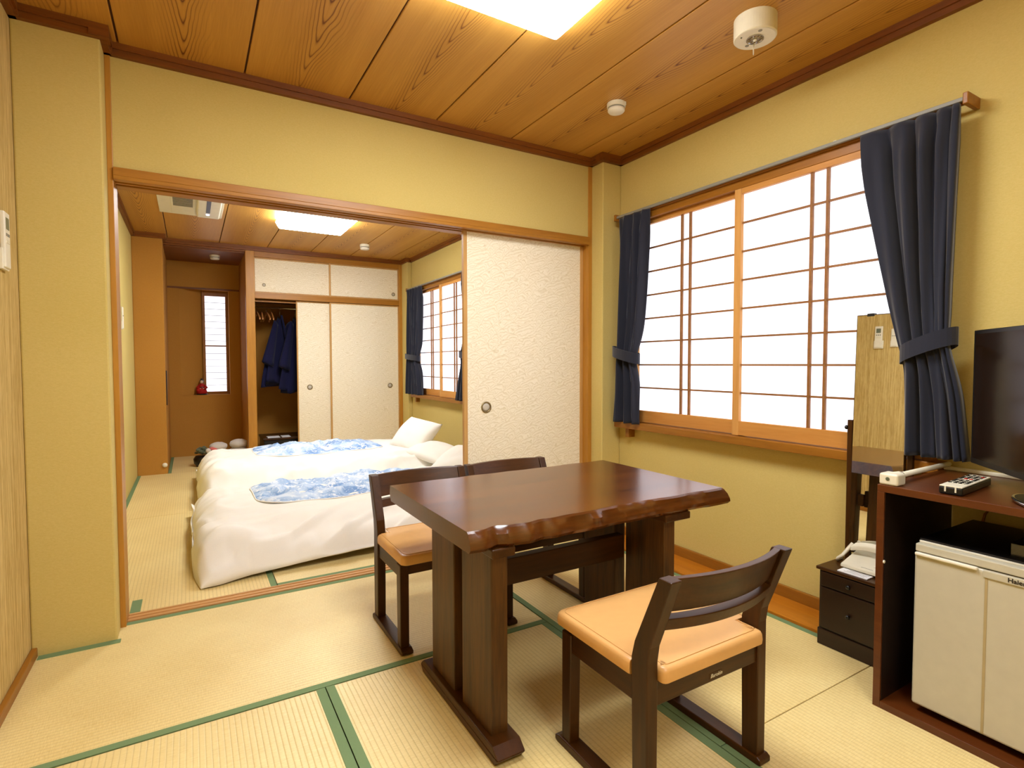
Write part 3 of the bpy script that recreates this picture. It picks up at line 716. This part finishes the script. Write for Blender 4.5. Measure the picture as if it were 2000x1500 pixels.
# ------------------------------------------------------------ chairs
def chair(loc, rz, label, group=None):
    t = thing('dining_chair', label, 'chair', (0, 0, 0), 0, group)
    hw = .216
    for s in (-1, 1):
        a, b = sorted((s*hw, s*(hw-.034)))
        # rear leg: vertical to the seat, then raked back
        bm = bmesh.new(); rings = []
        for z, y0, y1 in ((.018, -.168, -.122), (.25, -.168, -.118), (.38, -.168, -.116), (.42, -.174, -.126), (.592, -.238, -.200)):
            rings.append([(a, y0, z), (b, y0, z), (b, y1, z), (a, y1, z)])
        loft(bm, rings); obj('leg', bm, M['dark'], t, bev=.003)
        bm = bmesh.new(); rings = []
        for z, y0, y1 in ((.018, .122, .158), (.325, .116, .158)): rings.append([(a, y0, z), (b, y0, z), (b, y1, z), (a, y1, z)])
        loft(bm, rings); obj('leg', bm, M['dark'], t, bev=.003)
        bm = bmesh.new(); a2, b2 = sorted((s*(hw+.005), s*(hw-.040)))
        rings = [[(a2, y, z0), (b2, y, z0), (b2, y, z1), (a2, y, z1)] for y, z0, z1 in ((-.182, .002, .016), (-.172, 0, .022), (.165, 0, .022), (.184, .003, .016))]
        loft(bm, rings); obj('runner', bm, M['darky'], t, bev=.003)
        a3, b3 = sorted((s*(hw-.006), s*(hw-.026))); box('side_apron', (a3, b3, -.12, .12, .272, .330), M['darky'], t, .002)
    box('front_apron', (-.184, .184, .132, .152, .285, .330), M['darkx'], t, .002)
    ra = box('rear_apron', (-.184, .184, -.162, -.142, .272, .330), M['darkx'], t, .002)
    lp = box('maker_plate', (.000, .046, -.1626, -.1618, .279, .294), M['darkx'], ra, 0)
    text('maker_mark', 'Burokin', .0135, M['cream'], lp, (.003, -.1631, .2825), (pi/2, 0, 0), shear=.3)
    # seat cushion
    bm = bmesh.new(); rings = []; NX = 16
    def sq(u_, k): return (abs(u_)**k)
    prof = [(.0, .3305), (.55, .3305), (.97, .331), (.995, .334), (1.0, .345), (.995, .358), (.985, .364), (.965, .3675), (.90, .3695), (.6, .371), (.0, .372)]
    def outline(d):     # seat plan: full width in front, notched between the rear legs; d = inset
        half = []
        for a in range(0, 91, 15): half.append((.219-d-.022+.022*sin(math.radians(a)), .191-d-.022+.022*cos(math.radians(a))))
        for q in range(1, 12): half.append((.219-d, .169-d-(.169-d+.108)*q/11))
        half += [(.217-d, -.111), (.1815-d, -.1115)]
        for q in range(1, 5): half.append((.1812-d, -.1115-.055*q/4))
        for a in range(0, 91, 30): half.append((.1812-d-.012+.012*cos(math.radians(a)), -.175+d-.012*sin(math.radians(a))))
        return half+[(-x_, y_) for x_, y_ in half[::-1]]
    for d, z in ((.05, .3305), (.006, .331), (.001, .334), (0, .345), (.001, .358), (.0035, .364), (.008, .3672), (.016, .3682), (.026, .3686)):
        rings.append([(x_, y_, z) for x_, y_ in outline(d)])
    loft(bm, rings); st = obj('seat', bm, M['leather'], t, smooth=True); st.data.set_sharp_from_angle(angle=math.radians(50))
    for p_ in st.data.polygons:
        if len(p_.vertices) > 8: p_.use_smooth = False
    bm = bmesh.new()
    # piping seam near the edge
    pts = []
    for x_, y_ in outline(.016): pts.append((x_, y_, .3690))
    add_tube(bm, pts, .0012, 5, closed=True); obj('seam', bm, M['leather'], st, smooth=True)
    # backrest: two curved slats
    for nm, z0, z1, th in (('back_slat', .505, .592, .019), ('lower_slat', .462, .492, .032)):
        bm = bmesh.new(); rings = []
        for k in range(25):
            q = k/24; x = -.186+.372*q; bow = -.034*(1-(2*q-1)**2)
            ring = []
            for z, sgn_ in ((z0, 0), (z0, 1), (z1, 1), (z1, 0)):
                yb = -.174-.064*(z-.42)/.172+.028
                ring.append((x, yb+bow-(th if sgn_ == 0 else 0)+.004, z))
            rings.append(ring)
        loft(bm, rings); obj(nm, bm, M['darkx'], t, bev=.0025)
    t.location = loc; t.rotation_euler = (0, 0, rz); return t, ra
ch, ra = chair((1.087, 1.045, 0), 0, 'dark wooden chair with tan seat in front of the table, seen from behind')
dup(ch, (.858, 2.045, 0), pi, 'dark wooden tan-seated chair behind the table at its left end, side visible')
dup(ch, (1.303, 2.045, 0), pi, 'dark wooden chair behind the table mostly hidden by its top')
# ------------------------------------------------------------ futons
def hgt(x, y, F):
    x0, x1, y0, y1, H = F
    ex_ = min(x-x0, x1-x); ey_ = min(y-y0, y1-y)
    def fall(d, w_): return 1-exp(-max(d, 0)/w_*1.0)**1.0 if False else min(1, max(0, d/w_))
    fx = min(1, max(0, (x-x0)/.20)); fx = sqrt(max(0, 1-(1-fx)**2.4))
    fy = min(1, max(0, (y-y0)/.42)); fy = sqrt(max(0, 1-(1-fy)**2.0))
    fz = min(1, max(0, (y1-y)/.30)); fz = sqrt(max(0, 1-(1-fz)**2.2))
    fr = min(1, max(0, (x1-x)/.12)); fr = sqrt(max(0, 1-(1-fr)**2))
    n = noise.noise(Vector((x*2.2, y*2.6, H*9)))*.022+noise.noise(Vector((x*6, y*5, H*3)))*.007
    return H*(fx*fy*fz*fr)*(1+0)+n*(fx*fy*fz*fr)
def futon(label, F, oval, nm, lift, pillow, seed):
    x0, x1, y0, y1, H = F
    t = thing('futon', label, 'futon bed', ((x0+x1)/2, (y0+y1)/2, 0))
    # mattress
    bm = bmesh.new(); add_box(bm, x0+.10, x1+.12, y0+.22, y1-.20, .003, .085); obj('mattress', bm, M['sheet'], t, bev=.03, seg=4, smooth=True)
    # cover
    bm = bmesh.new(); NX, NY = 150, 96; G = []
    for i in range(NX+1):
        row = []
        for j in range(NY+1):
            # denser near edges
            a = i/NX; b = j/NY
            a = a-.07*sin(2*pi*a)/1.0*.9; b = b-.07*sin(2*pi*b)*.9
            x = x0+(x1-x0)*a; y = y0+(y1-y0)*b
            z = hgt(x, y, F)
            # drape wrinkles down the near side and the foot end
            dn = max(0, 1-(y-y0)/.45); dl = max(0, 1-(x-x0)/.35)
            def rdg(px_, py_): return (1-2*abs(noise.noise(Vector((px_, py_, seed)))))
            w1 = noise.noise(Vector((x*1.3+seed, y*1.7, 3)))*.6
            wr = .020*noise.noise(Vector((x*1.5+y*3.2+seed, y*9-x*2.0, seed)))+.008*noise.noise(Vector((x*8+seed, y*5, 2.0)))
            wr += .050*max(0, rdg(x*1.2+y*1.6+w1, y*5.5-x*2.4+w1)-.45)+.030*max(0, rdg(x*4+w1+3, y*3.0+x*1.5+w1)-.5)
            z += wr*(min(1, dn*1.4)+dl)*min(1, max(z, 0)*10)
            z += .010*noise.noise(Vector((x*3.5, y*4.5+seed, 6)))*min(1, max(z, 0)*10)
            hem = lift*min(1, max(0, (x-x0-.10)/.9))
            z = max(z, hem*dn*dn+.006*dn)
            lf = .085*min(1, max(0, (y-y0-.16)/.25))*max(0, 1-(x-x0)/.10)
            z = max(z, lf)
            zz = max(.004, z)
            hx_ = .018*noise.noise(Vector((x*2.3+seed, 3, 1)))+.008*noise.noise(Vector((x*7, 9, 1)))
            yy = y+hx_*dn
            xx = x+.018*noise.noise(Vector((y*3+seed, 7, 1)))*dl
            # pull of the near-left corner toward the floor
            cn = max(0, 1-(x-x0)/.25)*max(0, 1-(y-y0)/.35)
            yy -= .045*cn; xx += .03*cn
            row.append(bm.verts.new((xx, yy, zz)))
        G.append(row)
    for a, b in zip(G, G[1:]):
        for j in range(NY): bm.faces.new((a[j], a[j+1], b[j+1], b[j]))
    cv = obj('cover', bm, M['sheet'], t, smooth=True, solid=.008)
    # long oval opening that shows the flowered quilt
    ox0, ox1, oy0, oy1 = oval
    bm = bmesh.new(); rr = (oy1-oy0)/2; cy_ = (oy0+oy1)/2; rings = []
    K = 120
    cr_ = .20
    def stad(s_, k):
        # rounded rectangle boundary point (k of K) pulled toward the middle by s_
        hx_, hy_ = (ox1-ox0)/2, (oy1-oy0)/2; cx_ = (ox0+ox1)/2
        L1, L2 = 2*(hx_-cr_), 2*(hy_-cr_); Q = pi*cr_/2; per = 2*L1+2*L2+4*Q; d = per*k/K
        segs = [(L1, 0), (Q, 1), (L2, 2), (Q, 3), (L1, 4), (Q, 5), (L2, 6), (Q, 7)]
        for L, n_ in segs:
            if d <= L: break
            d -= L
        q_ = n_//2; cs = [(hx_-cr_, -(hy_-cr_)), (hx_-cr_, hy_-cr_), (-(hx_-cr_), hy_-cr_), (-(hx_-cr_), -(hy_-cr_))]
        if n_ % 2: a = -pi/2+q_*pi/2+d/cr_; px_, py_ = cs[q_][0]+cr_*cos(a), cs[q_][1]+cr_*sin(a)
        else: px_, py_ = [(-(hx_-cr_)+d, -hy_), (hx_, -(hy_-cr_)+d), ((hx_-cr_)-d, hy_), (-hx_, (hy_-cr_)-d)][q_]
        ml_ = hx_-hy_; mx = min(max(px_, -ml_), ml_)
        return (cx_+mx+(px_-mx)*s_, cy_+py_*s_)
    for s_ in [1.0, .97, .93, .86, .78, .7, .62, .54, .46, .38, .30, .22, .14, .07, 0.0]:
        ring = []
        for k in range(K):
            x, y = stad(s_, k)
            z = hgt(x, y, F)
            puff = .030*sqrt(max(0, 1-s_**3))
            nn = noise.noise(Vector((x*5+y*3+seed, y*7-x*4, seed)))
            crease = -abs(noise.noise(Vector((x*4.5-y*3+seed*3, y*5+x*2.5, 4.2))))*1.0-.5*abs(noise.noise(Vector((x*11+seed, y*9-x*5, 1.2))))
            z += puff*(.8+1.1*nn)+(.070*(crease+.32))*min(1, (1-s_)*3)+.003
            ring.append((x, y, z))
        rings.append(ring)
    loft(bm, rings, cap=False); bmesh.ops.remove_doubles(bm, verts=bm.verts, dist=1e-5)
    lab(obj('quilt', bm, M['floral'], cv, smooth=True), 'pale blue flowered quilt seen through the long oval opening')
    bm = bmesh.new(); add_tube(bm, [(*stad(1.005, k), hgt(*stad(1.005, k), F)+.007) for k in range(K)], .004, 6, closed=True)
    obj('opening_hem', bm, M['sheet'], cv, smooth=True)
    return t
FA = (-.01, 2.02, 2.955, 4.375, .215); FB = (0.03, 2.02, 4.38, 5.80, .285)
futon('white futon nearer the dining table, its corner draped on the tatami', FA, (.335, 1.52, 3.50, 4.22), 'a', .055, None, 1.0)
futon('white futon farther back, beside the closet', FB, (.47, 1.55, 4.86, 5.60), 'b', .02, None, 5.0)
def pillow(label, c, s, rot, seed):
    t = bmesh.new(); N = 28
    Rm = rot
    top = []; 
    G = []
    for side in (1, -1):
        g = []
        for i in range(N+1):
            row = []
            for j in range(N+1):
                a = -1+2*i/N; b = -1+2*j/N
                # pinched corners
                k = 1-.07*(1-abs(a)**2)*abs(b)**6
                k2 = 1-.07*(1-abs(b)**2)*abs(a)**6
                hgt_ = ((1-a*a)*(1-b*b))**.45
                n = 1+.18*noise.noise(Vector((a*2+seed, b*2, side)))
                p = Vector((a*s[0]*k2, b*s[1]*k, side*s[2]*hgt_*n))
                row.append(t.verts.new(Rm @ p+Vector(c)))
            g.append(row)
        for a_, b_ in zip(g, g[1:]):
            for j in range(N): t.faces.new((a_[j], a_[j+1], b_[j+1], b_[j]))
    bmesh.ops.remove_doubles(t, verts=t.verts, dist=1e-4)
    o = obj('pillow', t, M['sheet'], smooth=True, base=c)
    return tag(o, label, 'pillow')
E3 = lambda x, y, z: (Matrix.Rotation(z, 3, 'Z') @ Matrix.Rotation(y, 3, 'Y') @ Matrix.Rotation(x, 3, 'X'))
pillow('plump white pillow propped upright on the farther futon', (1.82, 4.88, .385), (.185, .26, .085), E3(.1, -.80, .15), 1)
pillow('white pillow lying flat in front of the propped pillow', (1.87, 4.50, .275), (.17, .25, .06), E3(.15, -.20, .35), 4)
pillow('white pillow on the nearer futon, half behind the cream sliding door', (1.80, 3.84, .30), (.16, .25, .08), E3(0, -.55, .1), 7)

# ------------------------------------------------------------ alcove items
t = thing('kimono_doll', 'small seated doll in a red kimono on the alcove window ledge', 'doll', (.0, 7.33, .703))
dx, dy, dz = .115, 7.33, .703
bm = bmesh.new(); add_lathe(bm, [(.055, 0), (.06, .006), (.055, .014)], (dx, dy, dz), 20); obj('stand', bm, M['black'], t)
bm = bmesh.new(); add_lathe(bm, [(.052, .014), (.054, .04), (.040, .08), (.028, .11), (.020, .128), (.012, .134)], (dx, dy, dz), 20); add_blob(bm, (dx-.03, dy-.03, dz+.055), (.03, .03, .028), 2); obj('robe', bm, M['red'], t, smooth=True)
for s_ in (-1, 1):
    bm = bmesh.new(); add_tube(bm, [(dx+s_*.022, dy, dz+.115), (dx+s_*.045, dy-.02, dz+.085), (dx+s_*.02, dy-.045, dz+.075)], [.012, .017, .011], 8); obj('sleeve', bm, M['red'], t, smooth=True)
    bm = bmesh.new(); add_blob(bm, (dx+s_*.016, dy-.05, dz+.075), (.006, .007, .006)); obj('hand', bm, M['skin'], t, smooth=True)
bm = bmesh.new(); add_lathe(bm, [(.037, .075), (.039, .085), (.036, .093)], (dx, dy, dz), 20); obj('sash', bm, M['black'], t)
bm = bmesh.new(); add_blob(bm, (dx, dy-.004, dz+.152), (.017, .018, .021)); obj('head', bm, M['skin'], t, smooth=True)
bm = bmesh.new(); add_blob(bm, (dx, dy+.006, dz+.160), (.022, .020, .022), 2, .15); add_blob(bm, (dx, dy+.012, dz+.183), (.011, .010, .009)); obj('hair', bm, M['black'], t, smooth=True)
t = thing('flower_arrangement', 'grey green dried bundle with dark base on the alcove mat', 'decoration', (.08, 6.55, 0))
bm = bmesh.new(); add_lathe(bm, [(.06, 0), (.085, .03), (.09, .08), (.07, .11)], (.10, 6.5, 0), 20); obj('pot', bm, M['black'], t, smooth=True)
bm = bmesh.new()
for k in range(26):
    a = random.random()*6.28; q = random.random(); add_blob(bm, (.10+cos(a)*.08*q, 6.5+sin(a)*.08*q, .13+.06*random.random()), (.022, .022, .016), 1, .3, k)
o = obj('foliage', bm, M['greenfluff'], t, smooth=True); o['kind'] = 'stuff'
bm = bmesh.new(); add_blob(bm, (.145, 6.43, .165), (.025, .02, .025), 2, .2); obj('blossom', bm, M['fluffy'], t, smooth=True)
def bundle(x, y, label, s_):
    t = thing('cloth_bundle', label, 'bundle', (x, y, 0))
    bm = bmesh.new(); add_blob(bm, (x, y, .085*s_), (.105*s_, .085*s_, .085*s_), 3, .12, x); obj('lower_roll', bm, M['fluffy'], t, smooth=True)
    bm = bmesh.new(); add_blob(bm, (x, y-.01, .195*s_), (.098*s_, .080*s_, .050*s_), 3, .10, y); obj('upper_roll', bm, M['fluffy'], t, smooth=True)
    return t
a = bundle(.245, 6.62, 'rounded white cloth bundle with a red patch on the alcove mat', .92)
bm = bmesh.new(); add_blob(bm, (.190, 6.555, .15), (.05, .03, .035), 2); obj('red_patch', bm, M['pink'], a, smooth=True)
bundle(.445, 6.66, 'rounded plain white cloth bundle next to the closet post', .98)
bm = bmesh.new(); R_ = Matrix.Rotation(pi/2, 3, 'X'); add_lathe(bm, [(.022, 0), (.022, .008), (.014, .016), (0, .018)], (-.228, 6.219, .085), 20, R_)
obj('door_stop', bm, M['white'], colb, smooth=True)
# left door slit handle on the alcove side wall
box_ = box('door_edge', (-.205, -.198, 6.30, 6.42, .66, 1.0), M['black'], base=(-.2, 6.3, .66)); tag(box_, 'thin dark recessed pull on the alcove side wall', 'door pull')

# ------------------------------------------------------------ wall remotes
def remote(x, y, z, wy, hz, label, lcd, sgn=1):
    t = thing('wall_remote', label, 'remote control', (x, y, z))
    box('holder', (x, x+.012, y-wy*.62, y+wy*.62, z, z+hz*.36), M['white'], t, .002)
    bm = bmesh.new(); add_box(bm, x+.004, x+.018, y-wy/2, y+wy/2, z+.006, z+hz); b = obj('body', bm, M['white'], t, bev=.004, seg=3)
    if lcd: box('display', (x+.0175, x+.0188, y-wy*.30, y+wy*.30, z+hz*.70, z+hz*.90), M['lcd'], t)
    for k in range(3):
        box('button', (x+.0175, x+.0195, y-wy*.32+k*wy*.24, y-wy*.32+k*wy*.24+wy*.15, z+hz*.58, z+hz*.63), M['grey'], t, .0005)
    box('button', (x+.0175, x+.0195, y-wy*.3, y+wy*.3, z+hz*.46, z+hz*.52), M['cream'], t, .0005)
    return t
remote(XL, 2.352, 1.365, .058, .185, 'white air conditioner remote with grey display on the striped left wall', True)
remote(XL, 2.235, 1.375, .045, .15, 'slim white lamp remote on the striped left wall, seen in the mirror', False)
remote(XLB, 5.12, 1.33, .06, .17, 'white remote on the sleeping room wall beyond the left post', False)

# ------------------------------------------------------------ dressing stand with tall mirror
t = thing('dressing_stand', 'low dark dressing chest carrying a tall narrow mirror, below the window', 'dressing table', (2.12, 1.04, 0))
X0, X1_, Ya, Yb = 2.026, 2.205, .925, 1.155
box('carcass', (X0+.004, X1_, Ya+.004, Yb-.004, .062, .285), M['cabin'], t, .002)
box('plinth', (X0, X1_, Ya, Yb, 0, .062), M['chest'], t, .003)
box('chest_top', (X0-.006, X1_+.004, Ya-.006, Yb+.006, .285, .297), M['darky'], t, .003)
for z0, z1 in ((.070, .222), (.228, .281)):
    dr = box('drawer', (X0-.003, X0+.02, Ya+.012, Yb-.012, z0, z1), M['chest'], t, .002)
    bm = bmesh.new(); add_lathe(bm, [(.003, 0), (.003, .006), (.008, .009), (.007, .013), (0, .014)], (X0-.003, (Ya+Yb)/2, (z0+z1)/2), 14, Matrix.Rotation(-pi/2, 3, 'Y')); obj('knob', bm, M['black'], dr, smooth=True)
for y in (1.142, .935):
    box('support_post', (2.198, 2.216, y-.009, y+.009, .285, .84), M['dark'], t, .003)
    bm = bmesh.new(); add_blob(bm, (2.200, y+(.012 if y > 1 else -.012), .81), (.009, .007, .009)); obj('pivot_knob', bm, M['black'], t, smooth=True)
ml = .954; mr_ = 1.130
def mbox(nm, x0, x1, y0, y1, z0, z1, mat, par):
    # board leaning back slightly: x grows with height
    sh = lambda z: (z-.33)*.034
    bm = bmesh.new(); add_hexa(bm, [(x0+sh(z0), y0, z0), (x1+sh(z0), y0, z0), (x1+sh(z0), y1, z0), (x0+sh(z0), y1, z0)], [(x0+sh(z1), y0, z1), (x1+sh(z1), y0, z1), (x1+sh(z1), y1, z1), (x0+sh(z1), y1, z1)])
    return obj(nm, bm, mat, par)
mf = mbox('mirror_board', 2.188, 2.199, ml-.002, mr_+.003, .33, 1.243, M['dark'], t)
lab(mbox('mirror_glass', 2.1855, 2.188, ml, mr_, .335, 1.240, M['mirror'], mf), 'mirror glass')
mbox('mirror_clip', 2.184, 2.201, 1.070, 1.095, 1.236, 1.247, M['black'], mf)
# telephone
t = thing('telephone', 'cream desk telephone on the dark dressing chest', 'telephone', (2.13, 1.03, .297))
bm = bmesh.new()
add_hexa(bm, [(2.066, .935, .305), (2.190, .935, .305), (2.190, 1.098, .305), (2.066, 1.098, .305)], [(2.068, .937, .318), (2.190, .937, .352), (2.190, 1.096, .352), (2.068, 1.096, .318)])
obj('body', bm, M['cream'], t, bev=.004, seg=3)
box('foot_pad', (2.085, 2.18, .95, 1.085, .297, .306), M['grey'], t, .001)
bm = bmesh.new(); rings = []
for k in range(15):
    q = k/14; y = .94+.155*q; bow = .014*(1-(2*q-1)**2); wd = .017+.006*abs(2*q-1)**2
    rings.append([(2.150-wd, y, .352+bow), (2.150+wd, y, .360+bow), (2.150+wd*.8, y, .378+bow), (2.150-wd*.8, y, .370+bow)])
loft(bm, rings); obj('handset', bm, M['cream'], t, bev=.004, seg=3)
bm = bmesh.new(); add_box(bm, 2.078, 2.08, .99, 1.03, .3205, .3215); obj('slot', bm, M['grey'], t)
bm = bmesh.new()
for i in range(4):
    for j in range(3): add_box(bm, 2.095+i*.011, 2.102+i*.011, .96+j*.013, .969+j*.013, .3255+i*.0030, .3285+i*.0030)
o = obj('keypad', bm, M['white'], t)
bm = bmesh.new(); add_tube(bm, [(2.165, 1.104, .372), (2.150, 1.112, .352), (2.128, 1.120, .330), (2.115, 1.132, .315), (2.13, 1.142, .304), (2.17, 1.146, .302)], [.006, .007, .006, .006, .005, .005], 8)
obj('cord', bm, M['cream'], t, smooth=True)
bm = bmesh.new(); add_box(bm, 2.030, 2.078, .985, 1.088, .2975, .3015)
t = tag(obj('paper_pad', bm, M['paper'], bev=.0008, base=(2.055, 1.04, .297)), 'white memo card in front of the telephone', 'paper')
bm = bmesh.new()
for k in range(3): add_box(bm, 2.040+k*.010, 2.0425+k*.010, 1.0-.004*k, 1.070-.006*k, .3015, .3018)
obj('text_line', bm, M['grey'], t)['kind'] = 'stuff'
bm = bmesh.new(); add_box(bm, 2.19, 2.235, 1.190, 1.225, .012, .03); add_tube(bm, [(2.20, 1.2, .025), (2.215, 1.17, .03), (2.23, 1.14, .02)], .006, 8)
tag(obj('power_plug', bm, M['black'], bev=.003, base=(2.21, 1.2, .012)), 'black plug with cord on the orange floor board beside the chest', 'plug')

# ------------------------------------------------------------ television cabinet, fridge, television
CX0, CX1, CY0, CY1, CZ = 1.803, 2.262, .10, .852, .690
t = thing('television_cabinet', 'open mahogany cabinet housing the small fridge at the right edge', 'cabinet', (2.03, .48, 0))
box('side_panel', (CX0, CX1, CY1-.020, CY1, 0, CZ-.022), M['cab'], t, .001); box('side_panel', (CX0, CX1, CY0, CY0+.02, 0, CZ-.022), M['cab'], t, .001)
box('top_panel', (CX0, CX1, CY0, CY1, CZ-.022, CZ), M['cab'], t, .0015); box('bottom_panel', (CX0, CX1, CY0+.02, CY1-.02, 0, .022), M['cab'], t, .001)
box('side_lining', (CX0+.006, CX1, CY1-.0215, CY1-.020, .022, CZ-.022), M['cabin'], t)
box('back_rail', (CX1-.015, CX1, CY0+.02, CY1-.02, CZ-.11, CZ-.022), M['cabin'], t)
bm = bmesh.new(); add_lathe(bm, [(.005, 0), (.005, .003), (0, .004)], (CX0+.004, CY1-.0205, .455), 12, Matrix.Rotation(pi/2, 3, 'X')); obj('screw_cover', bm, M['white'], t)
# fridge
t = thing('fridge', 'small two-tone cream fridge inside the television cabinet', 'fridge', (2.04, .53, .022))
FY1, FY0 = .763, .295
box('cabinet_body', (1.885, 2.24, FY0, FY1, .05, .525), M['fridge'], t, .006)
tpn = box('dark_top', (1.872, 2.242, FY0-.002, FY1+.002, .525, .537), M['black'], t, .003); lab(tpn, 'dark glossy top')
dr = box('door', (1.838, 1.880, FY0, FY1, .045, .500), M['fridge'], t, .007, seg=3)
bm = bmesh.new(); add_box(bm, 1.8368, 1.8385, .590, .596, .052, .49); obj('door_groove', bm, M['seam'], dr)
hd = box('door_header', (1.842, 1.880, FY0, FY1, .503, .526), M['fridge'], t, .003)
bm = bmesh.new(); add_box(bm, 1.830, 1.842, .612, FY1-.003, .494, .503); obj('door_handle', bm, M['white'], t, bev=.003)
bm = bmesh.new(); add_box(bm, 1.834, 1.842, FY0, .600, .480, .500); obj('door_trim', bm, M['fridge'], t, bev=.002)
box('trim_strip', (1.8665, 1.884, FY0, FY1, .526, .531), M['white'], t, .001)
for y in (FY0+.05, FY1-.05): box('foot', (1.90, 1.94, y-.02, y+.02, .022, .05), M['black'], t, .003)
text('brand_text', 'Haier', .0165, M['ink'], t, (1.8335-2.04, .548-.53, .4855-.022), (pi/2, 0, -pi/2), offset=.0004)
# clear box with red packet on the fridge
t = thing('acrylic_tray', 'clear tray holding a red packet on the fridge top', 'tray', (1.93, .53, .537))
bm = bmesh.new()
ya, yb2, xa, xb2 = .43, .565, 1.90, 2.02
for d in ((xa, xb2, ya, yb2, .537, .540), (xa, xa+.002, ya, yb2, .54, .572), (xb2-.002, xb2, ya, yb2, .54, .572), (xa, xb2, yb2-.002, yb2, .54, .572), (xa, xb2, ya, ya+.002, .54, .572)): add_box(bm, *d)
obj('clear_walls', bm, M['clear'], t)
tag(box('red_packet', (1.915, 1.975, .45, .54, .541, .556), M['red'], bev=.003, base=(1.94, .5, .541)), 'red packet lying inside the clear tray on the fridge', 'packet')
# wall outlet panel behind the cabinet
t = thing('outlet_panel', 'dark outlet panel on the wall behind the cabinet opening', 'outlet', (2.28, .6, .6))
box('plate', (2.268, 2.287, .50, .70, .575, .665), M['dark'], t, .003); box('socket_cover', (2.262, 2.27, .53, .60, .585, .645), M['cab'], t, .002); box('socket_cover', (2.262, 2.27, .62, .68, .60, .65), M['black'], t, .002)
bm = bmesh.new(); add_tube(bm, [(2.262, .70, .62), (2.25, .735, .56), (2.25, .75, .48), (2.262, .76, .38), (2.26, .765, .2)], .004, 8)
tag(obj('power_cable', bm, M['sill'], smooth=True, base=(2.26, .75, .4)), 'thin brown cable hanging behind the fridge', 'cable')
# things on the cabinet top
t = thing('cable_box', 'cream moulded box with long rod on the near left corner of the cabinet top', 'cable box', (1.83, .82, CZ))
bm = bmesh.new(); add_box(bm, 1.806, 1.858, .798, .850, CZ, CZ+.036); obj('box_body', bm, M['cream'], t, bev=.007, seg=4)
bm = bmesh.new(); add_lathe(bm, [(.0055, 0), (.0055, .001), (.0, .0015)], (1.8057, .825, CZ+.020), 16, Matrix.Rotation(-pi/2, 3, 'Y')); obj('emblem', bm, M['greenfluff'], t)
bm = bmesh.new(); add_tube(bm, [(1.852, .824, CZ+.022), (1.875, .826, CZ+.024), (1.90, .829, CZ+.022)], [.016, .012, .009], 12); obj('collar', bm, M['cream'], t, smooth=True)
bm = bmesh.new(); add_tube(bm, [(1.885, .828, CZ+.022), (2.255, .840, CZ+.020)], .0085, 12); obj('rod', bm, M['cream'], t, smooth=True)
bm = bmesh.new(); add_box(bm, 2.245, 2.262, .16, .852, CZ, CZ+.012)
tag(obj('cable_duct', bm, M['cream'], bev=.003, base=(2.25, .5, CZ)), 'pale cable duct along the back edge of the cabinet top', 'cable duct')
t = thing('tv_remote', 'black and silver television remote on the cabinet top', 'remote control', (1.93, .68, CZ), 0)
rc = Vector((1.945, .682, CZ)); ang = math.radians(12)
Rz = Matrix.Rotation(ang-math.radians(8), 3, 'Z') @ Matrix.Diagonal((1.18, 1.25, 1.15))
def rbox(nm, d, mat, par, bev=.002, rotm=Rz, c=rc):
    bm = bmesh.new(); add_box(bm, *d)
    for v in bm.verts: v.co = rotm @ v.co+c
    return obj(nm, bm, mat, par, bev, seg=3)
rbox('body', (-.105, .105, -.022, .022, .001, .020), M['black'], t, .005)
fp = rbox('face_plate', (-.104, .104, -.021, .021, .0195, .0225), M['cream'], t, .0015)
random.seed(3)
for i in range(12):
    for j in range(4):
        if i == 5 and j in (1, 2): continue
        mt = 'red' if (i, j) in ((10, 0), (6, 1), (6, 2)) else ('grey' if (i+j) % 4 == 0 else 'black')
        rbox('button', (-.055+i*.0125, -.048+i*.0125, -.016+j*.0095, -.010+j*.0095, .0225, .0240), M[mt], fp, 0)
for s_ in (-.011, .008): rbox('end_tab', (-.1062, -.1045, s_, s_+.003, .008, .0205), M['cream'], t, 0)
# television
TA = math.radians(48)
t = thing('television', 'black flat television standing on the mahogany cabinet', 'television', (1.93, .50, CZ))
d = Vector((-sin(TA), -cos(TA), 0)); nrm = Vector((-cos(TA), sin(TA), 0))
P0 = Vector((2.140, .740, .742)); Wd, Hh = .73, .42
def tvbox(nm, a0, a1, n0, n1, z0, z1, mat, par, bev=.003):
    bm = bmesh.new(); pts = []
    def P(a, n_, z): q = P0+d*a+nrm*n_; return (q.x, q.y, P0.z+z)
    add_hexa(bm, [P(a0, n0, z0), P(a1, n0, z0), P(a1, n1, z0), P(a0, n1, z0)], [P(a0, n0, z1), P(a1, n0, z1), P(a1, n1, z1), P(a0, n1, z1)])
    return obj(nm, bm, mat, par, bev)
tvbox('housing', 0, Wd, -.045, -.004, 0, Hh, M['black'], t)
fr = tvbox('bezel', 0, Wd, -.006, 0, 0, Hh, M['black'], t, .002)
tvbox('screen', .012, Wd-.012, -.001, .001, .018, Hh-.012, M['screen'], fr, 0)
bm = bmesh.new(); c0 = P0+d*(Wd/2); 
add_box(bm, c0.x-.03, c0.x+.03, c0.y-.02, c0.y+.02, CZ+.012, .76); obj('neck', bm, M['black'], t, bev=.004)
bm = bmesh.new(); pts = []
for k in range(40):
    a = 2*pi*k/40; q = c0+d*(.13*cos(a)+.02)+nrm*(.065*sin(a)-.02); pts.append((q.x, q.y, CZ+.007))
loft(bm, [[(p[0], p[1], CZ) for p in pts], [(p[0], p[1], CZ+.011) for p in pts]]); obj('stand_base', bm, M['black'], t, bev=.002)
bm = bmesh.new(); add_tube(bm, pts, .005, 8, closed=True); obj('stand_ring', bm, M['chrome'], t, smooth=True)
